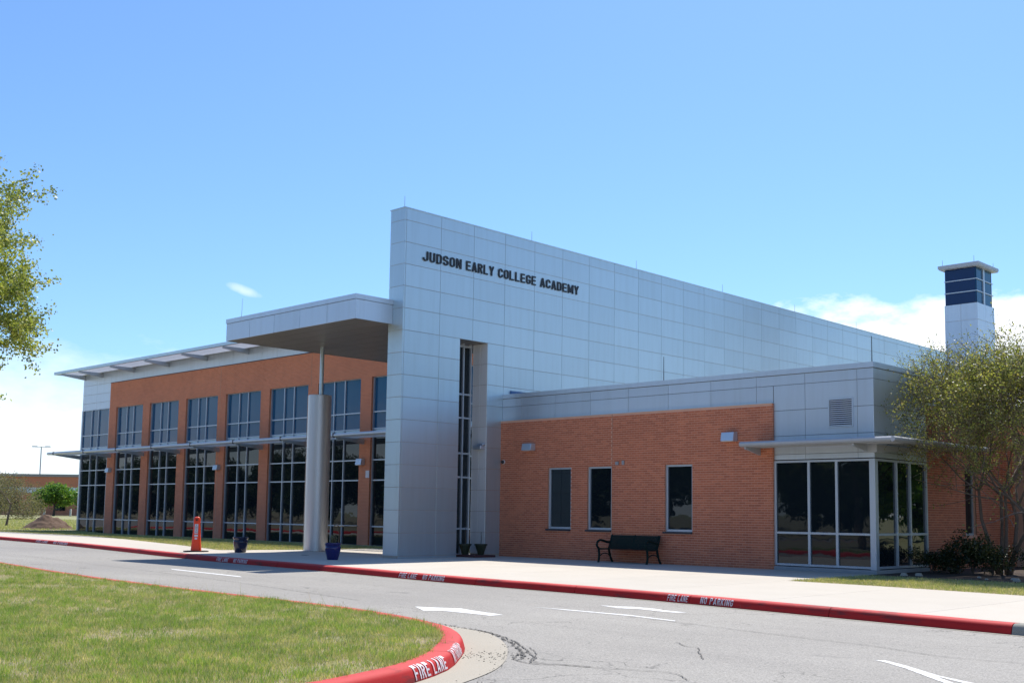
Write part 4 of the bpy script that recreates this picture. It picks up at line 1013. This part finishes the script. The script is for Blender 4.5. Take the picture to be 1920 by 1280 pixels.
# ------------------------------------------------------------------ orange channelizer
ch = thing('traffic_delineator', 'tall orange plastic delineator with white label on a black rubber base beside the kerb', 'traffic cone', (-7.9, -6.75, 0), R(52))
b = MB(); b.poly([(.42, .0), (.30, .30), (-.30, .30), (-.42, 0), (-.30, -.30), (.30, -.30)][::-1], 0, .035); b.obj('base', MT['rubber'], ch)
def octo(w, d): return [(w, d*.6), (w*.7, d), (-w*.7, d), (-w, d*.6), (-w, -d*.6), (-w*.7, -d), (w*.7, -d), (w, -d*.6)]
b = MB(); lv_ = [(.03, .17, .16), (.06, .165, .155), (.95, .095, .085), (.98, .105, .095), (1.10, .105, .09), (1.16, .085, .075), (1.19, .04, .04)]
for z, w_, d_ in lv_: b.v += [(x, y, z) for x, y in octo(w_, d_)]
for i in range(len(lv_)-1):
    for j in range(8): b.f.append((i*8+(j+1) % 8, i*8+j, (i+1)*8+j, (i+1)*8+(j+1) % 8))
b.f.append(tuple((len(lv_)-1)*8+j for j in range(7, -1, -1))); bo = b.obj('body', MT['orange'], ch)
b = MB(); b.tube([(0, -.10, 1.075), (0, -.088, 1.075)], [.03, .03], 10); b.obj('handle_hole', MT['rubber'], bo)
def lab(z0, z1, w_):
    y0, y1 = [-(.155+(z-.06)*(.085-.155)/.89)-.004 for z in (z0, z1)]
    b = MB(); b.quadbox([(-w_, y0, z0), (w_, y0, z0), (w_, y0+.003, z0), (-w_, y0+.003, z0), (-w_, y1, z1), (w_, y1, z1), (w_, y1+.003, z1), (-w_, y1+.003, z1)]); return b
lab(.62, .94, .058).obj('label', MT['label'], bo); lab(.51, .585, .058).obj('label', MT['label'], bo); lab(.42, .48, .042).obj('label', MT['label'], bo)
for z, w_, h in ((.905, .012, .02), (.845, .042, .016), (.785, .04, .016), (.735, .012, .022), (.675, .04, .016)):
    b = lab(z-h/2, z+h/2, w_); b.v = [(x, y-.004, z_) for x, y, z_ in b.v]; b.obj('print', MT['letter'], bo)

# handrail right of the column
hr = thing('handrail', 'short black hooked handrail standing behind the blue planter', 'railing', (-7.62+.0, -1.0, 0))
b = MB(); P = crom([(0, 0, 0), (0, 0, .80), (-.05, 0, .90), (-.16, 0, .93), (-.27, 0, .89), (-.30, 0, .80)], .06); b.tube([tuple(p) for p in P], [.022]*len(P), 8); b.obj('post', MT['black'], hr, True)
b = MB(); b.tube([(-.28, 0, .86), (-.28, .5, .86), (-.28, 1.1, .86)], [.02]*3, 8); b.obj('rail', MT['black'], hr, True)
b = MB(); b.poly([(.16, -.05), (.16, .05), (-.16, .05), (-.16, -.05)][::-1], 0, .006); b.obj('drain_cover', MT['tar'], None, label='small dark drain cover set in the shaded paving before the column', cat='drain cover').location = (-3.6, -5.3, .001)

# ------------------------------------------------------------------ trees
def tree(name, label, loc, H, rad, trunk_r, leafmat, barkmat, nleaf, leafsize, seed, stems=1, group=None, first=.3, zsq=.8, lean=(0, 0), spread=.55, cat='tree', levels=4, droop=0):
    r = random.Random(seed); rn = np.random.default_rng(seed); t = thing(name, label, cat, loc, 0, group)
    segs = []; tips = []
    cz = H*(first+1)/2; hz_ = H*(1-first)/2
    def inside(p, k=1.0):
        return ((p.x-lean[0])/rad)**2+((p.y-lean[1])/rad)**2+((p.z-cz)/hz_)**2 < k
    def grow(p, d, L_, r0, lev):
        n = 3; pts = [p.copy()]; rr = [r0]
        for i in range(n):
            d = (d+Vector((r.gauss(0, .16), r.gauss(0, .16), r.gauss(.04-droop, .12)))).normalized(); p = p+d*(L_/n); pts.append(p.copy()); rr.append(r0*(1-.45*(i+1)/n))
        segs.append((pts, rr, lev))
        if lev >= levels or (lev > 1 and not inside(p, 1.15)): tips.append((pts[0], pts[-1])); return
        if lev >= levels-1: tips.append((pts[1], pts[-1]))
        k = r.choice((3, 4, 4, 5)) if lev < 3 else r.choice((3, 4))
        for i in range(k):
            a = 2*math.pi*(i+r.random()*.7)/k; sidev = d.orthogonal().normalized(); sidev.rotate(Matrix.Rotation(a, 3, d))
            nd = (d*(1-spread)+sidev*spread*r.uniform(.7, 1.4)+Vector((0, 0, .10))).normalized()
            q = pts[-1] if i < k-1 or lev == 0 else pts[2]
            grow(q, nd, L_*r.uniform(.62, .80), rr[-1]*r.uniform(.6, .8), lev+1)
    for s in range(stems):
        a = 2*math.pi*s/max(1, stems)+r.random(); o_ = Vector((math.cos(a), math.sin(a), 0))*(.15 if stems > 1 else 0)
        d = (Vector((0, 0, 1))+o_*(2.3 if stems > 1 else 0)+Vector((lean[0], lean[1], 0))*.25/max(H*.3, 1)).normalized()
        grow(o_, d, H*first*(1.0 if stems == 1 else 1.15), trunk_r, 0)
    b = MB()
    for pts, rr, lev in segs:
        b.tube(pts, [max(q, .004) for q in rr], 8 if lev < 2 else (5 if lev < 3 else 3), cap=False)
    b.obj('trunk', MT[barkmat], t, True)
    per = max(1, nleaf//max(1, len(tips))); A = np.array([tuple(a) for a, _ in tips]); B_ = np.array([tuple(c_) for _, c_ in tips])
    i = np.repeat(np.arange(len(tips)), per); f = rn.uniform(0, 1.15, len(i))[:, None]
    f = np.round(f*4)/4+rn.normal(0, .035, f.shape)     # leaves gather in tufts along each twig
    c_ = A[i]+(B_[i]-A[i])*f+rn.normal(0, 1, (len(i), 3))*leafsize*1.15
    V_, F_ = leafquads(c_, leafsize, rn); link('crown', npmesh('crown', V_, F_, MT[leafmat]), t)
    return t, len(tips)
tree('oak_tree', 'spring-green live oak at the left edge of the picture, only its right branches in view', (3.75, -20.85, 0), 10.15, 3.6, .20, 'leaf_oak', 'bark', 90000, .070, 13, first=.30, spread=.62, levels=5)
tree('oak_tree', 'taller live oak just beyond the first one, its top branches showing at the left edge', (1.98, -21.12, 0), 13.0, 4.0, .22, 'leaf_oak', 'bark', 80000, .072, 13, first=.30, spread=.62, levels=5)
tree('cedar_elm_tree', 'twiggy multi-stemmed tree with yellow-green leaves in front of the side wall', (15.75, 2.9, 0), 6.9, 3.4, .065, 'leaf_elm', 'twig', 38000, .056, 5, stems=5, first=.28, spread=.52, levels=5)
tree('cedar_elm_tree', 'twiggy yellow-green tree cut off by the right edge of the picture', (17.9, 2.2, 0), 6.4, 3.0, .07, 'leaf_elm', 'twig', 60000, .06, 8, stems=4, first=.30, spread=.52, levels=5)
def shrub(label, loc, rx, rz, n, size, seed, mat='leaf_shrub'):
    t = thing('shrub', label, 'shrub', loc); rn = np.random.default_rng(seed)
    k = 9; cs = rn.normal(0, .45, (k, 3))*np.array([rx, rx, rz*.6])+np.array([0, 0, rz]); Vs = []; nn = 0; c_ = []
    for q in cs: d = rn.normal(size=(n//k, 3)); d /= np.linalg.norm(d, axis=1)[:, None]; c_.append(q+d*rn.uniform(.3, 1, (n//k, 1))*np.array([rx, rx, rz])*.6)
    c_ = np.concatenate(c_); c_[:, 2] = np.abs(c_[:, 2]); V_, F_ = leafquads(c_, size, rn); link('foliage', npmesh('foliage', V_, F_, MT[mat]), t)
    b = MB()
    for i in range(9):
        a = rn.uniform(0, 6.28); q = rn.uniform(.3, .9); b.tube([(0, 0, 0), (rx*q*.4*math.cos(a), rx*q*.4*math.sin(a), rz*.8), (rx*q*math.cos(a), rx*q*math.sin(a), rz*1.6)], [.012, .008, .004], 5, cap=False)
    b.obj('stems', MT['bark'], t)
shrub('low dark shrub under the corner window beside the brick side wall', (14.15, 2.1, 0), .42, .36, 2600, .055, 21)
shrub('small rounded shrub between the corner shrub and the tall one', (14.75, 2.3, 0), .40, .42, 2600, .055, 22)
shrub('tall loose shrub with glossy leaves in front of the side window', (15.25, 2.1, 0), .50, .62, 3000, .065, 23)
shrub('broad dark shrub at the foot of the twiggy tree', (15.8, 2.0, 0), .48, .42, 2400, .055, 24)
shrub('low shrub by the tan wall at the right edge', (16.7, 2.4, 0), .5, .45, 2500, .055, 25)
b = MB()
for i in range(8):
    x, y = random.uniform(14.3, 17.2), random.uniform(-.2, .8); s = random.uniform(.03, .08); b.quadbox([(x-s, y-s, 0), (x+s, y-s*.8, 0), (x+s*.9, y+s, 0), (x-s, y+s*.7, 0), (x-s*.6, y-s*.5, s), (x+s*.6, y-s*.6, s*.9), (x+s*.5, y+s*.6, s), (x-s*.6, y+s*.4, s*.8)])
b.obj('stones', MT['apron'], None, kind='stuff', label='a few pale stones lying on the mulch under the tree')

# background left
tree('young_tree', 'bare-branched young tree with thin trunk standing in the field left of the dirt mound', (-63.5, 8.7, 0), 5.6, 2.4, .10, 'leaf_brush', 'twig', 2600, .08, 31, first=.30, spread=.6)
tree('shade_tree', 'rounded bright green tree left of the building corner in the distance', (-168, 57.5, 0), 12.6, 5.4, .24, 'leaf_green', 'bark', 11000, .40, 32, first=.16, spread=.6)
tree('shade_tree', 'yellowish-green tree half hidden behind the corner of the building', (-162, 60.8, 0), 12.0, 4.2, .2, 'leaf_green', 'bark', 9000, .40, 33, first=.15, spread=.6)
def brush(name, label, spots, n, size, mat, seed, kind='stuff'):
    rn = np.random.default_rng(seed); c_ = []
    for (x, y, rx, ry, h) in spots:
        m = int(n*rx*h/10); k = max(3, int(rx)); 
        for _ in range(k):
            q = np.array([x+rn.uniform(-rx, rx), y+rn.uniform(-ry, ry), h*rn.uniform(.3, .7)]); d = rn.normal(size=(m//k, 3)); d /= np.linalg.norm(d, axis=1)[:, None]
            c_.append(q+d*rn.uniform(.5, 1, (m//k, 1))*np.array([rx/2.2+1, ry+.6, h*.45]))
    c_ = np.concatenate(c_); c_[:, 2] = np.maximum(c_[:, 2], .05); V_, F_ = leafquads(c_, size, rn); return link(name, npmesh(name, V_, F_, MT[mat]), None, label, None, None, kind)
brush('brush', 'grey-brown leafless brush along the far side of the field', [(-112, 27, 3, 2, 5.2), (-118, 26, 5, 2, 6.2), (-120, 33.2, 1.5, 1.5, 3.2), (-124, 27, 6, 2, 5.2), (-134, 30, 6, 2, 6.6), (-146, 36, 6, 2, 6.0), (-158, 42, 5, 2, 5.0)], 3200, .20, 'leaf_brush', 41)
# distant brick building
fb = thing('distant_building', 'low reddish brick building with pale band far behind the field', 'building', (0, 0, 0))
def rot2(x, y, cx, cy, a): return (cx+x*math.cos(a)-y*math.sin(a), cy+x*math.sin(a)+y*math.cos(a))
fa = R(44); fc = (-178, 72)
def fbox(name, x0, x1, y0, y1, z0, z1, mat, parent=fb): b = MB(); b.poly([rot2(x0, y0, *fc, fa), rot2(x1, y0, *fc, fa), rot2(x1, y1, *fc, fa), rot2(x0, y1, *fc, fa)], z0, z1); return b.obj(name, mat, parent)
fw_ = fbox('wall', -34, 22, 0, 20, -.1, 7.2, MT['brickwall']); fbox('band', -34.05, 22.05, -.08, 20.1, 4.2, 5.2, MT['panel_light']); fbox('roof', -34.3, 22.3, -.3, 20.3, 7.2, 7.7, MT['soffit'])
for i in range(12):
    w_ = fbox('window', -32+i*4.4, -30+i*4.4, -.12, -.0, .9, 2.6, MT['glass'], fb)
# lamp pole
lp = thing('lamp_post', 'tall twin-arm parking lot lamp post rising above the far trees', 'street lamp', (-190, 64, 0))
b = MB(); b.tube([(0, 0, 0), (0, 0, 13.0)], [.14, .10], 8); b.obj('pole', MT['galv'], lp)
for s in (-1, 1):
    b = MB(); b.poly([rot2(x, y, 0, 0, R(44)) for x, y in ((s*.1, -.06), (s*.9, -.06), (s*.9, .06), (s*.1, .06))][::s], 12.9, 13.0); a = b.obj('arm', MT['galv'], lp)
    b = MB(); b.poly([rot2(x, y, 0, 0, R(44)) for x, y in ((s*.8, -.2), (s*1.7, -.2), (s*1.7, .2), (s*.8, .2))][::s], 12.92, 13.1); b.obj('lamp_head', MT['galv'], a)
for i, (x, y, lb) in enumerate(((-171, 57.2, 'left white bollard'), (-166.5, 59.8, 'middle white bollard'), (-163, 62, 'right white bollard'))):
    b = MB(); b.lathe([(.16, 0), (.16, 1.15), (.10, 1.25), (.001, 1.27)], 10); b.obj('bollard', MT['white'], None, True, label=lb+' in the row below the far green tree', cat='bollard', group='white bollards by the far lot').location = (x, y, 0)
# dirt mound
b = MB(); n_ = 40; 
import mathutils
for i in range(n_+1):
    for j in range(n_+1):
        x, y = (i/n_-.5)*4.4, (j/n_-.5)*4.0; d = math.hypot(x/1.9, y/1.7)
        h = .98*max(0, 1-d**1.35)*(1+.25*mathutils.noise.noise(Vector((x*1.1, y*1.1, 2)))) if d < 1 else 0
        h += .10*mathutils.noise.noise(Vector((x*4, y*4, 0)))*(1 if d < 1 else 0)+.05*mathutils.noise.noise(Vector((x*11, y*11, 0)))*(1 if d < 1 else 0); b.v.append((x, y, h-.02+.0*d))
b.f = [(i*(n_+1)+j, (i+1)*(n_+1)+j, (i+1)*(n_+1)+j+1, i*(n_+1)+j+1) for i in range(n_) for j in range(n_)]
mo = b.obj('dirt_mound', MT['dirt'], None, True, label='mound of dark bare earth beside the far end of the sidewalk', cat='mound'); mo.location = (-49.9, 6.1, 0); mo.scale = (.88, .88, 1.0); mo.rotation_euler = (0, 0, R(44))

# woods opposite the building (seen in the windows)
def wood(label, pts, seed, mat='leaf_dark', n=5200, h=10.0, size=.6):
    rn = np.random.default_rng(seed); c_ = []
    for x, y in pts:
        hh = h*rn.uniform(.75, 1.2); rx = rn.uniform(3, 4.6)
        for _ in range(7):
            q = np.array([x+rn.normal(0, rx*.4), y+rn.normal(0, rx*.4), hh*rn.uniform(.3, .75)]); d = rn.normal(size=(n//7, 3)); d /= np.linalg.norm(d, axis=1)[:, None]
            c_.append(q+d*rn.uniform(.4, 1, (n//7, 1))*np.array([rx*.6, rx*.6, hh*.33]))
    c_ = np.concatenate(c_); c_[:, 2] = np.maximum(c_[:, 2], .1); V_, F_ = leafquads(c_, size, rn); return link('woodland', npmesh('woodland', V_, F_, MT[mat]), None, label, None, None, 'stuff')
wood('dark trees across the road opposite the building, mirrored in its windows', [(x, -66+4*math.sin(x*.7)) for x in range(-230, 45, 4)], 51)
wood('bright green trees beyond the right end of the building', [(33+3*math.sin(i*2), 8+i*5) for i in range(9)], 52, 'leaf_green', 4200, 8.5)

# ------------------------------------------------------------------ grass blades
def blades(P, hmin, hmax, wid, seed, per=3, kindlabel='', name='grass', mat='grass', sp=.02):
    rn = np.random.default_rng(seed); P = np.repeat(P, per, 0); n = len(P)
    P = P+np.concatenate([rn.normal(0, sp, (n, 2)), np.zeros((n, 1))], 1)
    h = rn.uniform(hmin, hmax, n)*rn.uniform(.6, 1, n); a = rn.uniform(0, 2*math.pi, n); l_ = rn.uniform(.1, .8, n)*h
    dx = np.stack([np.cos(a), np.sin(a), np.zeros(n)], 1); t = np.stack([-np.sin(a), np.cos(a), np.zeros(n)], 1); b2 = rn.uniform(0, 6.28, n); ld = np.stack([np.cos(b2), np.sin(b2), np.zeros(n)], 1)
    w_ = (wid*rn.uniform(.6, 1.3, n))[:, None]
    top = P+ld*l_[:, None]; top[:, 2] += h
    V_ = np.stack([P-dx*w_/2, P+dx*w_/2, top], 1).reshape(-1, 3); F_ = np.arange(3*n).reshape(-1, 3)
    return link(name, npmesh(name, V_, F_, MT[mat], 3), None, kindlabel, None, None, 'stuff')
ipoly = np.array([(p.x, p.y) for p in ip])
def inpoly(P, poly):
    x, y = P[:, 0], P[:, 1]; c_ = np.zeros(len(P), bool); j = len(poly)-1
    for i in range(len(poly)):
        xi, yi = poly[i]; xj, yj = poly[j]; m = ((yi > y) != (yj > y)) & (x < (xj-xi)*(y-yi)/((yj-yi)+1e-12)+xi); c_ ^= m; j = i
    return c_
def inview(P, marg=80):
    d = np.concatenate([P, np.zeros((len(P), 1))], 1)-np.array(CPOS); w_ = d@fw; px = 960+47.8+CF*(d@rt)/w_; py = 640+112-CF*(d@up)/w_
    return (w_ > 0) & (px > -marg) & (px < 1920+marg) & (py > 0) & (py < 1280+marg*2), w_
def scatter(x0, x1, y0, y1, dens, poly=None, cond=None, falloff=12):
    n = int((x1-x0)*(y1-y0)*dens); P = np.stack([rng.uniform(x0, x1, n), rng.uniform(y0, y1, n)], 1)
    v, w_ = inview(P); keep = v & (rng.uniform(0, 1, n) < np.minimum(1, (falloff/np.maximum(w_, 1))**2))
    P = P[keep]
    if poly is not None: P = P[inpoly(P, poly)]
    if cond is not None: P = P[cond(P)]
    return np.concatenate([P, np.full((len(P), 1), -.01)], 1)
def patchy(P):    # thin out along bare patches
    f = np.array([mathutils.noise.noise(Vector((x*.7, y*.9, 0)))+.5*mathutils.noise.noise(Vector((x*2.6, y*2.6, 5))) for x, y in P[:, :2]]); return rng.uniform(0, 1, len(P)) < np.clip(.72-f*.95, .28, .92)
P = scatter(-6, 19.6, -27, -14, 1900, ipoly, falloff=13); P = P[patchy(P)]
blades(P, .025, .065, .0075, 61, 3, 'short patchy lawn grass on the kerbed island in the foreground')
C0 = scatter(-6, 19.6, -27, -14, 34, ipoly, falloff=15); C0 = C0[patchy(C0)]
P = np.repeat(C0, 16, 0); P = P+np.concatenate([rng.normal(0, .045, (len(P), 2)), np.zeros((len(P), 1))], 1)
blades(P, .05, .12, .008, 68, 2, 'tufts of taller bright grass growing through the island lawn', mat='grass_tuft')
P = scatter(-60, 0, -22, -8, 60, ipoly, falloff=34); blades(P, .04, .09, .03, 62, 3, 'lawn grass on the far end of the island')
e_in = [p for p, s in zip(offset(nk, -.31), nks) if 30 < s < nks[-1]-45]
P = np.array([(p.x+random.gauss(0, .04), p.y+random.gauss(0, .04), -.01) for p in e_in for _ in range(26)]); blades(P, .02, .05, .008, 63, 2, 'ragged grass fringe leaning against the island kerb')
P = np.array([(p.x+random.gauss(0, .1), p.y+random.gauss(0, .06), -.01) for p in e_in if -4 < p.x < 15 for _ in range(2) if random.random() < .45]); blades(P, .15, .34, .006, 64, 1, 'thin tall weed stalks along the far edge of the island kerb')
P = scatter(13.8, 22, -7, -.9, 500, None, lambda P: (P[:, 1] > np.array([yb(x) for x in P[:, 0]])+.02) & (P[:, 1] < -.95), 40); blades(P, .04, .09, .012, 65, 3, 'strip of lawn between the sidewalk and the mulch bed at right')
P = scatter(-46, -.8, -6, 6.4, 110, None, lambda P: (P[:, 1] > np.array([yb(x) for x in P[:, 0]])+.02), 60); P[:, 2] = [z_ + zdrop(x)*max(0, (y-yb(x))/(6.7-yb(x)))**1.6 for x, y, z_ in P]; blades(P, .04, .10, .022, 66, 3, 'grass strip between the sidewalk and the tall windows')
P = scatter(-120, -47, -2, 34, 22, None, lambda P: (P[:, 1] > np.array([yb(x) for x in P[:, 0]])+.02), 75); blades(P, .05, .16, .05, 67, 3, 'dry field grass beyond the left end of the building')
